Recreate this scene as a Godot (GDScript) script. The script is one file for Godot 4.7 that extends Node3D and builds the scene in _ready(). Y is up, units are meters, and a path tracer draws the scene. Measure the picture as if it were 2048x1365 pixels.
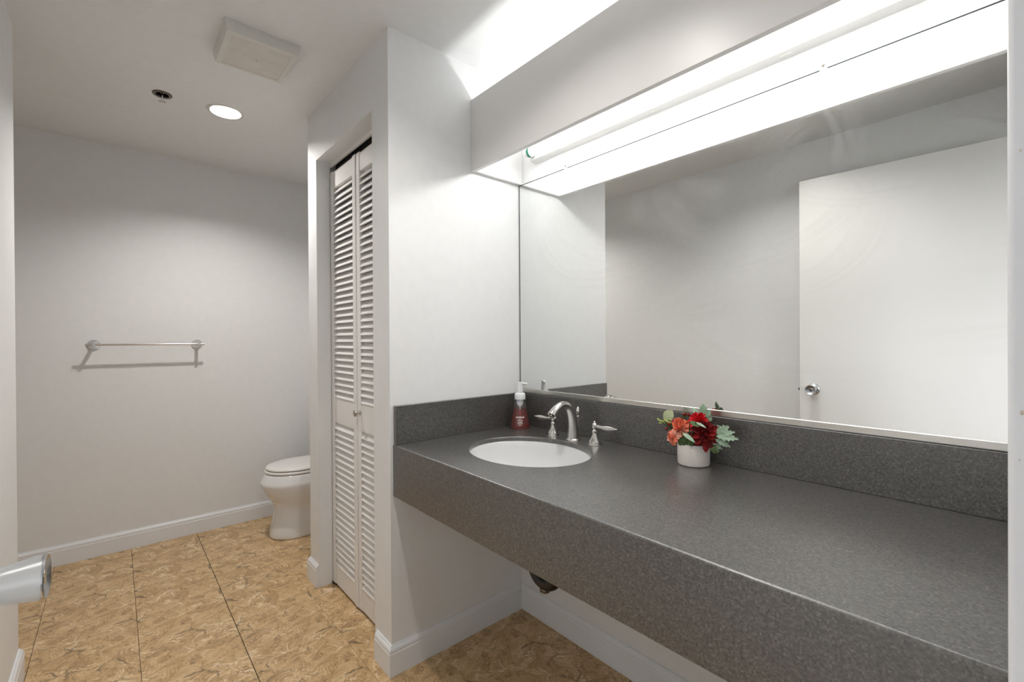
extends Node3D
# A small bathroom: vanity niche with mirror and fluorescent tube, louvred closet, toilet corner.
# World frame: the eye stands at x = 0, z = 0 in the doorway, -z runs along the vanity, +x points at the mirror wall.

const EYE := Vector3(0, 1.23, 0)
const FOCAL := 908.11
const CEIL := 2.377
const WALL_R := 1.402          # wall that carries the mirror
const WALL_B := -3.526         # wall with the towel bar
const WALL_L := -0.2727        # wall behind the open door
const WALL_D := -0.013         # wall with the doorway
const CLOSET_X := 0.7556       # front of the closet
const VAN_Z := -1.5452         # end wall of the vanity niche
const CLOSET_END := -2.459
const OPEN_NEAR := -1.6849
const OPEN_FAR := -2.3326
const OPEN_TOP := 2.1227
const COUNTER_Y := 0.8446
const E_TUBE := 0.21
const E_DOWN_A := 1.33
const E_DOWN_B := 0.86
const E_SKY := 15.0

var M := {}
var cam_basis: Basis
var used := {}

func _ready():
	# ---------- camera, sky, lights, exposure ----------
	var yaw := deg_to_rad(41.1494)
	var pitch := deg_to_rad(-0.2191)
	var roll := deg_to_rad(-0.3311)
	var fw := Vector3(sin(yaw) * cos(pitch), sin(pitch), -cos(yaw) * cos(pitch))
	var rt := Vector3(cos(yaw), 0, sin(yaw))
	var up := rt.cross(fw)
	cam_basis = Basis(rt * cos(roll) + up * sin(roll), -rt * sin(roll) + up * cos(roll), -fw)
	var cam := Camera3D.new()
	cam.name = "camera"
	cam.fov = rad_to_deg(2.0 * atan(682.5 / FOCAL))
	cam.near = 0.02
	cam.far = 50.0
	add_child(cam)
	cam.transform = Transform3D(cam_basis, EYE)
	cam.current = true

	var env := Environment.new()
	env.background_mode = Environment.BG_SKY
	var sky := Sky.new()
	var psm := ProceduralSkyMaterial.new()
	psm.sky_top_color = Color(0.78, 0.79, 0.81)
	psm.sky_horizon_color = Color(0.905, 0.90, 0.90)
	psm.ground_bottom_color = Color(0.35, 0.35, 0.34)
	psm.ground_horizon_color = Color(0.70, 0.74, 0.78)
	psm.sun_angle_max = 0.0
	psm.energy_multiplier = E_SKY
	sky.sky_material = psm
	env.sky = sky
	env.tonemap_mode = Environment.TONE_MAPPER_LINEAR
	env.tonemap_exposure = 1.2
	env.sdfgi_enabled = true
	env.ssao_enabled = true
	env.ssil_enabled = true
	var we := WorldEnvironment.new()
	we.name = "environment"
	we.environment = env
	add_child(we)

	make_materials()
	# ---------- setting ----------
	build_shell()
	build_floor()
	build_baseboards()
	build_entry_door()
	build_closet_doors()
	# ---------- large objects ----------
	build_counter()
	build_mirror()
	build_valance()
	build_tube_light()
	build_toilet()
	# ---------- smaller things ----------
	build_sink()
	build_trap()
	build_downlight("recessed_downlight", Vector3(0.424, CEIL, -2.652), "recessed round ceiling downlight beside the fire sprinkler in the toilet corner", E_DOWN_A)
	build_downlight("recessed_downlight", Vector3(0.46, CEIL, -0.85), "recessed round ceiling downlight in front of the vanity mirror", E_DOWN_B)
	build_vent()
	build_sprinkler()
	build_towel_bar()
	build_faucet()
	build_soap()
	build_flowers()

# =====================================================================
# helpers
# =====================================================================
func mb() -> SurfaceTool:
	var st := SurfaceTool.new()
	st.begin(Mesh.PRIMITIVE_TRIANGLES)
	return st

func tri(st: SurfaceTool, a: Vector3, b: Vector3, c: Vector3, na: Vector3, nb: Vector3, nc: Vector3):
	if (b - a).cross(c - a).dot(na + nb + nc) > 0.0:
		var t := b; b = c; c = t
		t = nb; nb = nc; nc = t
	st.set_normal(na); st.add_vertex(a)
	st.set_normal(nb); st.add_vertex(b)
	st.set_normal(nc); st.add_vertex(c)

func quad(st: SurfaceTool, a: Vector3, b: Vector3, c: Vector3, d: Vector3, n: Vector3):
	tri(st, a, b, c, n, n, n)
	tri(st, a, c, d, n, n, n)

func quad4(st: SurfaceTool, a: Vector3, b: Vector3, c: Vector3, d: Vector3, na: Vector3, nb: Vector3, nc: Vector3, nd: Vector3):
	if (b - a).length_squared() > 1e-14 and (c - a).length_squared() > 1e-14 and (c - b).length_squared() > 1e-14:
		tri(st, a, b, c, na, nb, nc)
	if (c - a).length_squared() > 1e-14 and (d - a).length_squared() > 1e-14 and (d - c).length_squared() > 1e-14:
		tri(st, a, c, d, na, nc, nd)

func box(st: SurfaceTool, lo: Vector3, hi: Vector3):
	for ax in 3:
		var u := (ax + 1) % 3
		var v := (ax + 2) % 3
		for s in 2:
			var n := Vector3.ZERO
			n[ax] = 1.0 if s else -1.0
			var p: Array[Vector3] = []
			for k in [[0, 0], [1, 0], [1, 1], [0, 1]]:
				var q := Vector3.ZERO
				q[ax] = hi[ax] if s else lo[ax]
				q[u] = hi[u] if k[0] else lo[u]
				q[v] = hi[v] if k[1] else lo[v]
				p.append(q)
			quad(st, p[0], p[1], p[2], p[3], n)

# a box with its edges and corners chamfered by r
func bevel_box(st: SurfaceTool, lo: Vector3, hi: Vector3, r: float):
	for ax in 3:
		var u := (ax + 1) % 3
		var v := (ax + 2) % 3
		for s in 2:
			var n := Vector3.ZERO
			n[ax] = 1.0 if s else -1.0
			var p: Array[Vector3] = []
			for k in [[0, 0], [1, 0], [1, 1], [0, 1]]:
				var q := Vector3.ZERO
				q[ax] = hi[ax] if s else lo[ax]
				q[u] = hi[u] - r if k[0] else lo[u] + r
				q[v] = hi[v] - r if k[1] else lo[v] + r
				p.append(q)
			quad(st, p[0], p[1], p[2], p[3], n)
		# the four edges that run along ax
		for su in 2:
			for sv in 2:
				var nu := 1.0 if su else -1.0
				var nv := 1.0 if sv else -1.0
				var e: Array[Vector3] = []
				for k in [[0, 0], [1, 0], [1, 1], [0, 1]]:
					var q := Vector3.ZERO
					q[ax] = hi[ax] - r if k[0] else lo[ax] + r
					var fu: float = hi[u] if su else lo[u]
					var fv: float = hi[v] if sv else lo[v]
					q[u] = fu if k[1] == 0 else fu - nu * r
					q[v] = fv - nv * r if k[1] == 0 else fv
					e.append(q)
				var n2 := Vector3.ZERO
				n2[u] = nu; n2[v] = nv
				quad(st, e[0], e[1], e[2], e[3], n2.normalized())
	for sx in [-1.0, 1.0]:
		for sy in [-1.0, 1.0]:
			for sz in [-1.0, 1.0]:
				var c := Vector3(hi.x if sx > 0 else lo.x, hi.y if sy > 0 else lo.y, hi.z if sz > 0 else lo.z)
				var n3 := Vector3(sx, sy, sz).normalized()
				var a := c - Vector3(0, sy * r, sz * r)
				var b := c - Vector3(sx * r, 0, sz * r)
				var d := c - Vector3(sx * r, sy * r, 0)
				tri(st, a, b, d, n3, n3, n3)

# profile of (radius, height) turned round the y axis of xf
func lathe(st: SurfaceTool, prof: Array, n: int, xf: Transform3D, crease := 0.75):
	var cnt := prof.size()
	var sn: Array[Vector2] = []
	for i in cnt - 1:
		var d: Vector2 = prof[i + 1] - prof[i]
		sn.append(Vector2(d.y, -d.x).normalized())
	for i in cnt - 1:
		var n0: Vector2 = sn[i]
		var n1: Vector2 = sn[i]
		if i > 0 and sn[i - 1].dot(sn[i]) > crease:
			n0 = (sn[i - 1] + sn[i]).normalized()
		if i < cnt - 2 and sn[i + 1].dot(sn[i]) > crease:
			n1 = (sn[i + 1] + sn[i]).normalized()
		var p: Vector2 = prof[i]
		var q: Vector2 = prof[i + 1]
		for k in n:
			var a := TAU * k / n
			var b := TAU * (k + 1) / n
			var ca := Vector3(cos(a), 0, sin(a))
			var cb := Vector3(cos(b), 0, sin(b))
			var y := Vector3.UP
			quad4(st, xf * (ca * p.x + y * p.y), xf * (cb * p.x + y * p.y), xf * (cb * q.x + y * q.y), xf * (ca * q.x + y * q.y),
				xf.basis * (ca * n0.x + y * n0.y), xf.basis * (cb * n0.x + y * n0.y), xf.basis * (cb * n1.x + y * n1.y), xf.basis * (ca * n1.x + y * n1.y))

# rings of points skinned together, smooth; caps close the ends
func loft(rings: Array, closed := true, cap := true) -> SurfaceTool:
	var st := mb()
	st.set_smooth_group(0)
	var m: int = rings[0].size()
	var lim := m if closed else m - 1
	var mid := Vector3.ZERO
	for i in rings.size() - 1:
		for j in lim:
			var a: Vector3 = rings[i][j]
			var b: Vector3 = rings[i][(j + 1) % m]
			var c: Vector3 = rings[i + 1][(j + 1) % m]
			var d: Vector3 = rings[i + 1][j]
			for v in [a, c, b, a, d, c]:
				st.add_vertex(v)
	if cap:
		for e in 2:
			var r: Array = rings[0] if e == 0 else rings[rings.size() - 1]
			mid = Vector3.ZERO
			for v in r:
				mid += v / float(m)
			st.set_smooth_group(1 + e)
			for j in lim:
				var a: Vector3 = r[j]
				var b: Vector3 = r[(j + 1) % m]
				for v in ([mid, a, b] if e == 0 else [mid, b, a]):
					st.add_vertex(v)
	st.generate_normals()
	return st

# a round bar along a path, radius given at each point
func tube(st: SurfaceTool, path: Array, rad: Array, n := 16, cap := true, squash := 1.0):
	var cnt := path.size()
	var rings := []
	var nors := []
	var side := Vector3.ZERO
	for i in cnt:
		var t: Vector3 = (path[mini(i + 1, cnt - 1)] - path[maxi(i - 1, 0)]).normalized()
		if side == Vector3.ZERO:
			side = t.cross(Vector3.UP if absf(t.y) < 0.9 else Vector3.RIGHT).normalized()
		else:
			side = (side - t * side.dot(t)).normalized()
		var up := side.cross(t)
		var ring := []
		var nr := []
		for k in n:
			var a := TAU * k / n
			var d := side * cos(a) + up * sin(a) * squash
			ring.append(path[i] + d * rad[i])
			nr.append((side * cos(a) * squash + up * sin(a)).normalized())
		rings.append(ring)
		nors.append(nr)
	for i in cnt - 1:
		for k in n:
			var l := (k + 1) % n
			quad4(st, rings[i][k], rings[i][l], rings[i + 1][l], rings[i + 1][k], nors[i][k], nors[i][l], nors[i + 1][l], nors[i + 1][k])
	if cap:
		for e in 2:
			var i := 0 if e == 0 else cnt - 1
			var nn: Vector3 = ((path[0] - path[1]) if e == 0 else (path[cnt - 1] - path[cnt - 2])).normalized()
			for k in n:
				if (rings[i][k] - path[i]).length() > 1e-6:
					tri(st, path[i], rings[i][k], rings[i][(k + 1) % n], nn, nn, nn)

# outline (closed, any plane) pushed along a vector
func extrude(st: SurfaceTool, outline: Array, by: Vector3, smooth_from := 2.0):
	var m := outline.size()
	var pl := (outline[1] - outline[0] as Vector3)
	var mid := Vector3.ZERO
	for v in outline:
		mid += v / float(m)
	var dir := by.normalized()
	var ns := []
	for i in m:
		var e: Vector3 = outline[(i + 1) % m] - outline[i]
		ns.append(e.cross(dir).normalized())
	# make the edge normals point out: compare the signed area
	var area := Vector3.ZERO
	for i in m:
		area += (outline[i] - mid).cross(outline[(i + 1) % m] - mid)
	if area.dot(dir) < 0:
		for i in m:
			ns[i] = -ns[i]
	for i in m:
		var a: Vector3 = outline[i]
		var b: Vector3 = outline[(i + 1) % m]
		var na: Vector3 = ns[i]
		var nb: Vector3 = ns[i]
		if ns[i].dot(ns[(i + m - 1) % m]) > smooth_from:
			na = (ns[i] + ns[(i + m - 1) % m]).normalized()
		if ns[i].dot(ns[(i + 1) % m]) > smooth_from:
			nb = (ns[i] + ns[(i + 1) % m]).normalized()
		quad4(st, a, b, b + by, a + by, na, nb, nb, na)
	var u := pl.normalized()
	var w := dir.cross(u)
	var flat := PackedVector2Array()
	for v in outline:
		flat.append(Vector2((v - outline[0]).dot(u), (v - outline[0]).dot(w)))
	var idx := Geometry2D.triangulate_polygon(flat)
	for k in range(0, idx.size(), 3):
		var a: Vector3 = outline[idx[k]]
		var b: Vector3 = outline[idx[k + 1]]
		var c: Vector3 = outline[idx[k + 2]]
		tri(st, a, b, c, -dir, -dir, -dir)
		tri(st, a + by, b + by, c + by, dir, dir, dir)

func part(st: SurfaceTool, called: String, m: Material, parent: Node = self) -> MeshInstance3D:
	var o := MeshInstance3D.new()
	o.name = numbered(called) if parent == self else called
	o.mesh = st.commit()
	o.material_override = m
	o.cast_shadow = GeometryInstance3D.SHADOW_CASTING_SETTING_ON
	parent.add_child(o, true)
	return o

func inst(mesh: Mesh, called: String, m: Material, parent: Node, xf := Transform3D.IDENTITY) -> MeshInstance3D:
	var o := MeshInstance3D.new()
	o.name = called
	o.mesh = mesh
	o.material_override = m
	parent.add_child(o, true)
	o.transform = xf
	return o

func numbered(called: String) -> String:
	var k: int = used.get(called, 0)
	used[called] = k + 1
	return called if k == 0 else "%s_%03d" % [called, k]

func thing(called: String, label: String, category: String, at := Vector3.ZERO, group := "") -> Node3D:
	var o := Node3D.new()
	o.name = numbered(called)
	add_child(o)
	o.position = at
	tag(o, label, category, group)
	return o

func tag(o: Node, label: String, category: String, group := ""):
	o.set_meta("label", label)
	o.set_meta("category", category)
	if group != "":
		o.set_meta("group", group)

func setting(o: Node, label: String, category := ""):
	o.set_meta("kind", "structure")
	o.set_meta("label", label)
	if category != "":
		o.set_meta("category", category)

# direction of a photo pixel, cut with the plane x = px (photo is 2048 x 1365)
func at_x(u: float, v: float, x: float) -> Vector3:
	var d := cam_basis * Vector3((u - 1024.0) / FOCAL, -(v - 682.5) / FOCAL, -1.0)
	return EYE + d * (x / d.x)

# =====================================================================
# materials
# =====================================================================
func mat(col: Color, rough := 0.6, metal := 0.0) -> StandardMaterial3D:
	var m := StandardMaterial3D.new()
	m.albedo_color = col
	m.roughness = rough
	m.metallic = metal
	return m

func noise(freq: float, oct: int, sd: int, kind := FastNoiseLite.TYPE_SIMPLEX_SMOOTH) -> FastNoiseLite:
	var n := FastNoiseLite.new()
	n.noise_type = kind
	n.frequency = freq
	n.seed = sd
	n.fractal_type = FastNoiseLite.FRACTAL_FBM if oct > 1 else FastNoiseLite.FRACTAL_NONE
	n.fractal_octaves = oct
	return n

func noise_tex(freq: float, oct: int, sd: int, size: int, lo: Color, hi: Color) -> NoiseTexture2D:
	var t := NoiseTexture2D.new()
	t.noise = noise(freq, oct, sd)
	t.width = size
	t.height = size
	t.seamless = true
	var g := Gradient.new()
	g.set_color(0, lo)
	g.set_color(1, hi)
	t.color_ramp = g
	return t

func paint(col: Color, rough: float, sd: int) -> StandardMaterial3D:
	# rolled wall paint: nearly even colour, faint roller stipple
	var m := mat(Color.WHITE, rough)
	m.albedo_texture = noise_tex(0.03, 4, sd, 256, col.darkened(0.012), col.lightened(0.012))
	m.uv1_triplanar = true
	m.uv1_world_triplanar = true
	m.uv1_scale = Vector3.ONE * 2.0
	var nt := NoiseTexture2D.new()
	nt.noise = noise(0.12, 3, sd + 7)
	nt.width = 256
	nt.height = 256
	nt.seamless = true
	nt.as_normal_map = true
	nt.bump_strength = 1.0
	m.normal_enabled = true
	m.normal_texture = nt
	m.normal_scale = 0.05
	return m

func stone_texture() -> ImageTexture:
	# fine speckle of dark grey solid surface, about one millimetre a pixel
	var r := RandomNumberGenerator.new()
	r.seed = 11
	var n := 640
	var img := Image.create(n, n, false, Image.FORMAT_RGB8)
	var half := n / 2
	var coarse := PackedFloat32Array()
	coarse.resize(half * half)
	for i in half * half:
		coarse[i] = r.randfn(0.0, 0.052)
	for y in n:
		for x in n:
			var v := 0.268 + coarse[(y / 2) * half + x / 2] + r.randfn(0.0, 0.030)
			var t := r.randf()
			if t > 0.985:
				v += 0.12 * r.randf()
			v = clampf(v, 0.07, 0.6)
			img.set_pixel(x, y, Color(v * 1.025, v * 0.99, v * 0.95))
	return ImageTexture.create_from_image(img)

func marble_image() -> Image:
	# brown breccia: warped mottling, pale branching veins, thin dark cracks round some fragments
	var n := 1024
	var img := Image.create(n, n, false, Image.FORMAT_RGB8)
	var warp_a := noise(0.007, 4, 3)
	var warp_b := noise(0.007, 4, 4)
	var body := noise(0.012, 5, 5)
	var fleck := noise(0.07, 5, 6)
	var gate_n := noise(0.007, 2, 10)
	var cells := noise(0.010, 1, 12, FastNoiseLite.TYPE_CELLULAR)
	cells.cellular_return_type = FastNoiseLite.RETURN_DISTANCE2_SUB
	cells.cellular_jitter = 1.0
	var cells2 := noise(0.0075, 1, 14, FastNoiseLite.TYPE_CELLULAR)
	cells2.cellular_return_type = FastNoiseLite.RETURN_DISTANCE2_SUB
	var low := Color(0.63, 0.50, 0.35)
	var mid := Color(0.80, 0.665, 0.485)
	var high := Color(0.90, 0.785, 0.62)
	var pale := Color(0.96, 0.89, 0.77)
	var dark := Color(0.40, 0.335, 0.25)
	for y in n:
		for x in n:
			var wa := warp_a.get_noise_2d(x, y)
			var wb := warp_b.get_noise_2d(x, y)
			var wx := x * 0.95 + y * 0.15 + 60.0 * wa
			var wy := y * 1.05 - x * 0.12 + 60.0 * wb
			var g := gate_n.get_noise_2d(x, y)
			var f := fleck.get_noise_2d(wx * 0.8, wy * 1.25)
			var b := 0.5 + 0.55 * body.get_noise_2d(wx, wy) + f * (0.22 + 0.45 * clampf(g + 0.15, 0, 1))
			var c := low.lerp(mid, clampf(b * 2.0, 0, 1)).lerp(high, clampf(b * 2.0 - 1.0, 0, 1))
			# cellular values run from -1 at an edge upwards
			var cx := x + 26.0 * wa + 7.0 * f
			var cy := y + 26.0 * wb - 7.0 * f
			var e1 := cells.get_noise_2d(cx * 1.1, cy * 1.1) + 1.0
			var e2 := cells2.get_noise_2d(cx, cy) + 1.0
			var some := clampf(0.12 + 2.6 * warp_a.get_noise_2d(x + 400, y * 1.3), 0, 1)
			c = c.lerp(pale, 0.8 * some * clampf(1.2 - e1 * 12.0, 0, 1))
			var cr := clampf(0.15 - 2.6 * warp_b.get_noise_2d(x * 1.2, y + 700), 0, 1)
			c = c.lerp(dark, 0.75 * cr * clampf(1.2 - e2 * 20.0, 0, 1))
			# clusters of pale crystals and dark specks
			c = c.lerp(pale, 0.7 * clampf(g * 2.0, 0, 1) * clampf((f - 0.12) * 6.0, 0, 1))
			c = c.lerp(dark, 0.5 * clampf(0.25 - g * 2.0, 0, 1) * clampf((-f - 0.22) * 6.0, 0, 1))
			img.set_pixel(x, y, c)
	return img

func smear_texture() -> ImageTexture:
	# dried wipe marks on the mirror glass: bundles of thin arcs
	var w := 640
	var h := 384
	var img := Image.create(w, h, false, Image.FORMAT_RGB8)
	img.fill(Color.WHITE)
	var r := RandomNumberGenerator.new()
	r.seed = 5
	var acc := PackedFloat32Array()
	acc.resize(w * h)
	for k in 40:
		var cx := r.randf_range(0.15, 1.1) * w
		var cy := r.randf_range(-0.15, 0.55) * h
		var rad := r.randf_range(40, 150)
		var a0 := r.randf_range(0, TAU)
		var sweep := r.randf_range(0.7, 1.7)
		var lines := r.randi_range(16, 46)
		for l in lines:
			var rr := rad + l * r.randf_range(0.6, 1.2)
			var st := r.randf_range(0.1, 0.5) * (0.5 if cy > h * 0.3 else 1.0)
			var steps := int(rr * sweep * 1.4)
			var ph := r.randf_range(-0.12, 0.12)
			for s in steps:
				var f := float(s) / steps
				var an := a0 + ph + sweep * f
				var x := int(cx + cos(an) * rr * 1.15)
				var y := int(cy + sin(an) * rr * 0.8)
				if x >= 0 and y >= 0 and x < w and y < h:
					var i := y * w + x
					acc[i] = maxf(acc[i], st * sin(PI * f))
	for y in h:
		for x in w:
			var a := 0.0
			for dy in [-1, 0, 1]:
				for dx in [-1, 0, 1]:
					a += acc[clampi(y + dy, 0, h - 1) * w + clampi(x + dx, 0, w - 1)] / 9.0
			var v := 1.0 - 0.22 * a
			img.set_pixel(x, y, Color(v, v, v))
	return ImageTexture.create_from_image(img)

func make_materials():
	M.wall = paint(Color(0.925, 0.928, 0.930), 0.5, 21)
	M.ceiling = paint(Color(0.938, 0.945, 0.950), 0.7, 31)
	M.trim = mat(Color(0.918, 0.927, 0.940), 0.32)
	M.valance = mat(Color(0.925, 0.921, 0.917), 0.35)
	M.door = mat(Color(0.94, 0.936, 0.93), 0.35)
	M.louvre = mat(Color(0.93, 0.925, 0.92), 0.38)
	M.grout = mat(Color(0.10, 0.075, 0.05), 0.9)
	M.track = mat(Color(0.30, 0.30, 0.29), 0.45, 0.6)
	M.stone = mat(Color.WHITE, 0.42)
	M.stone.metallic_specular = 1.0
	M.stone.clearcoat_enabled = true
	M.stone.clearcoat = 1.0
	M.stone.clearcoat_roughness = 0.27
	M.stone.albedo_texture = stone_texture()
	M.stone.uv1_triplanar = true
	M.stone.uv1_world_triplanar = true
	M.stone.uv1_scale = Vector3.ONE * 1.0
	M.tile = mat(Color.WHITE, 0.34)
	M.tile.albedo_texture = ImageTexture.create_from_image(marble_image())
	M.mirror = mat(Color(0.93, 0.935, 0.93), 0.0, 1.0)
	M.mirror.metallic_texture = smear_texture()
	M.glass_edge = mat(Color(0.16, 0.2, 0.19), 0.2)
	M.aluminium = mat(Color(0.84, 0.83, 0.81), 0.28, 1.0)
	M.chrome = mat(Color(0.86, 0.865, 0.87), 0.07, 1.0)
	M.satin = mat(Color(0.80, 0.79, 0.775), 0.2, 1.0)
	M.knob = mat(Color(0.80, 0.81, 0.82), 0.12, 1.0)
	M.knob.roughness_texture = noise_tex(0.02, 4, 77, 128, Color(0.7, 0.7, 0.7), Color(1, 1, 1))
	M.knob.roughness = 0.27
	M.knob.uv1_triplanar = true
	M.knob.uv1_scale = Vector3.ONE * 12.0
	M.bronze = mat(Color(0.42, 0.40, 0.37), 0.25, 1.0)
	M.porcelain = mat(Color(0.905, 0.907, 0.91), 0.1)
	M.porcelain.clearcoat_enabled = true
	M.porcelain.clearcoat = 0.5
	M.porcelain.clearcoat_roughness = 0.05
	M.seat = mat(Color(0.905, 0.895, 0.885), 0.22)
	M.plastic = mat(Color(0.87, 0.865, 0.845), 0.4)
	M.vent_panel = mat(Color.WHITE, 0.5)
	M.vent_panel.albedo_texture = noise_tex(0.02, 3, 9, 128, Color(0.84, 0.825, 0.80), Color(0.875, 0.86, 0.84))
	M.vent_panel.uv1_triplanar = true
	M.vent_panel.uv1_scale = Vector3.ONE * 5.0
	M.enamel = mat(Color(0.9, 0.9, 0.89), 0.3)
	M.tube_glow = mat(Color(1, 1, 1), 0.4)
	M.tube_glow.emission_enabled = true
	M.tube_glow.emission = Color(1.0, 0.995, 0.985)
	M.tube_glow.emission_energy_multiplier = 2.5
	M.lens_glow = mat(Color(1, 1, 1), 0.4)
	M.lens_glow.emission_enabled = true
	M.lens_glow.emission = Color(1.0, 0.985, 0.96)
	M.lens_glow.emission_energy_multiplier = 2.2
	M.green = mat(Color(0.10, 0.50, 0.40), 0.4)
	M.abs = mat(Color(0.04, 0.038, 0.036), 0.3)
	M.clear_clip = mat(Color(0.95, 0.96, 0.95, 0.35), 0.05)
	M.clear_clip.transparency = BaseMaterial3D.TRANSPARENCY_ALPHA
	M.chip = mat(Color(0.80, 0.76, 0.71), 0.8)
	M.hall_floor = mat(Color(0.5, 0.46, 0.42), 0.9)

# =====================================================================
# setting
# =====================================================================
func wall(called: String, boxes: Array, label: String, m: Material) -> MeshInstance3D:
	var st := mb()
	for b in boxes:
		box(st, b[0], b[1])
	var o := part(st, called, m)
	setting(o, label)
	return o

func build_shell():
	var top := CEIL + 0.1
	wall("wall_mirror", [[Vector3(WALL_R, -0.06, WALL_B - 0.1), Vector3(WALL_R + 0.1, top, 0.11)]], "long painted wall behind the vanity mirror and toilet", M.wall)
	wall("wall_back", [[Vector3(-1.35, -0.06, WALL_B - 0.1), Vector3(WALL_R, top, WALL_B)]], "grey-white painted wall that carries the towel bar", M.wall)
	wall("wall_left", [[Vector3(WALL_L - 0.115, -0.06, -2.427), Vector3(WALL_L, top, WALL_D)]], "painted wall behind the open white door", M.wall)
	wall("wall_alcove", [[Vector3(-1.45, -0.06, WALL_B - 0.1), Vector3(-1.35, top, -2.327)], [Vector3(-1.35, -0.06, -2.427), Vector3(WALL_L - 0.115, top, -2.327)]], "painted walls of the recess left of the towel bar", M.wall)
	# the closet box: front strips beside the opening, header, two end walls
	var cx := CLOSET_X
	var d := 0.068
	wall("wall_vanity_end", [[Vector3(cx, -0.06, OPEN_NEAR), Vector3(cx + d, top, VAN_Z)], [Vector3(cx + d, -0.06, VAN_Z - 0.1), Vector3(WALL_R, top, VAN_Z)]], "bright white end wall of the vanity niche", M.wall)
	wall("wall_closet_end", [[Vector3(cx, -0.06, CLOSET_END), Vector3(cx + d, top, OPEN_FAR)], [Vector3(cx + d, -0.06, CLOSET_END), Vector3(WALL_R, top, CLOSET_END + 0.1)]], "narrow painted wall end between louvred closet and toilet", M.wall)
	wall("wall_closet_header", [[Vector3(cx, OPEN_TOP, OPEN_FAR), Vector3(cx + d, top, OPEN_NEAR)]], "painted wall above the louvred closet doors", M.wall)
	# wall with the doorway the eye looks through
	wall("wall_doorway", [[Vector3(0.572, -0.06, WALL_D), Vector3(WALL_R, top, 0.11)], [Vector3(-0.2, 2.165, WALL_D), Vector3(0.572, top, 0.11)], [Vector3(-1.3, -0.06, WALL_D), Vector3(-0.2, top, 0.11)]], "painted wall with the doorway at the end of the vanity", M.wall)
	# jamb of that doorway, eased front edge, with chipped paint
	var jamb := Node3D.new()
	jamb.name = "trim_1"
	add_child(jamb)
	setting(jamb, "painted door jamb with small paint chips beside the vanity counter")
	var outline := [Vector3(0.572, 0, 0.11), Vector3(0.55, 0, 0.11)]
	for k in 7:
		var a := deg_to_rad(90.0 * k / 6)
		outline.append(Vector3(0.5545 - 0.0045 * cos(a), 0, WALL_D + 0.0045 - 0.0045 * sin(a)))
	outline.append(Vector3(0.572, 0, WALL_D))
	var st := mb()
	extrude(st, outline, Vector3(0, 2.165, 0), 0.8)
	part(st, "jamb_board", M.trim, jamb)
	var chip_spots := [[2044.0, 826.0, 0.0017], [2041.0, 301.0, 0.0010], [2039.0, 921.0, 0.0008]]
	for c in chip_spots:
		var p := at_x(c[0], c[1], 0.55)
		st = mb()
		lathe(st, [Vector2(c[2], 0.0), Vector2(c[2] * 0.7, 0.0004), Vector2(0.0001, 0.0005)], 9, Transform3D(Basis(Vector3(0, 0, 1), PI / 2).scaled(Vector3(1, 1.3, 0.8)), p + Vector3(0.0001, 0, 0)))
		part(st, "paint_chip", M.chip, jamb)
	# ceiling with round holes for the recessed fittings
	var ceil := CSGCombiner3D.new()
	ceil.name = "ceiling"
	add_child(ceil)
	setting(ceil, "flat painted ceiling over the bathroom")
	var slab := CSGBox3D.new()
	slab.name = "slab"
	slab.size = Vector3(2.95, 0.12, 3.85)
	slab.position = Vector3(0.03, CEIL + 0.06, -1.7)
	slab.material = M.ceiling
	ceil.add_child(slab)
	for h in [[0.424, -2.652, 0.068], [0.46, -0.85, 0.068], [0.172, -2.652, 0.026]]:
		var c := CSGCylinder3D.new()
		c.name = "hole"
		c.operation = CSGShape3D.OPERATION_SUBTRACTION
		c.radius = h[2]
		c.height = 0.4
		c.sides = 48
		c.smooth_faces = true
		c.position = Vector3(h[0], CEIL, h[1])
		c.material = M.ceiling
		ceil.add_child(c, true)
	# the hall behind the doorway, with a window to the daylight
	wall("wall_hall_left", [[Vector3(-1.4, -0.06, -0.013), Vector3(-1.3, top, 2.7)]], "painted left wall of the hall behind the doorway", M.wall)
	var wr := WALL_R
	wall("wall_hall_right", [[Vector3(wr, -0.06, 0.11), Vector3(wr + 0.1, top, 0.7)], [Vector3(wr, -0.06, 2.2), Vector3(wr + 0.1, top, 2.7)], [Vector3(wr, -0.06, 0.7), Vector3(wr + 0.1, 0.75, 2.2)], [Vector3(wr, 2.1, 0.7), Vector3(wr + 0.1, top, 2.2)]], "painted hall wall with a window opening", M.wall)
	wall("wall_hall_back", [[Vector3(-1.3, -0.06, 2.6), Vector3(WALL_R, top, 2.7)]], "painted end wall of the hall behind the doorway", M.wall)
	wall("ceiling_hall", [[Vector3(-1.4, CEIL, 0.11), Vector3(WALL_R + 0.1, top, 2.7)]], "painted ceiling of the hall", M.ceiling)
	wall("floor_hall", [[Vector3(-1.4, -0.06, 0.11), Vector3(WALL_R + 0.1, -0.002, 2.7)]], "plain carpeted floor of the hall", M.hall_floor)
	var win := Node3D.new()
	win.name = "window_1"
	add_child(win)
	setting(win, "white framed hall window facing the daylight")
	st = mb()
	box(st, Vector3(wr + 0.02, 0.75, 0.7), Vector3(wr + 0.08, 2.1, 0.75))
	box(st, Vector3(wr + 0.02, 0.75, 2.15), Vector3(wr + 0.08, 2.1, 2.2))
	box(st, Vector3(wr + 0.02, 0.75, 0.75), Vector3(wr + 0.08, 0.80, 2.15))
	box(st, Vector3(wr + 0.02, 2.05, 0.75), Vector3(wr + 0.08, 2.1, 2.15))
	box(st, Vector3(wr + 0.03, 0.80, 1.43), Vector3(wr + 0.07, 2.05, 1.47))
	part(st, "window_frame", M.trim, win)

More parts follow.
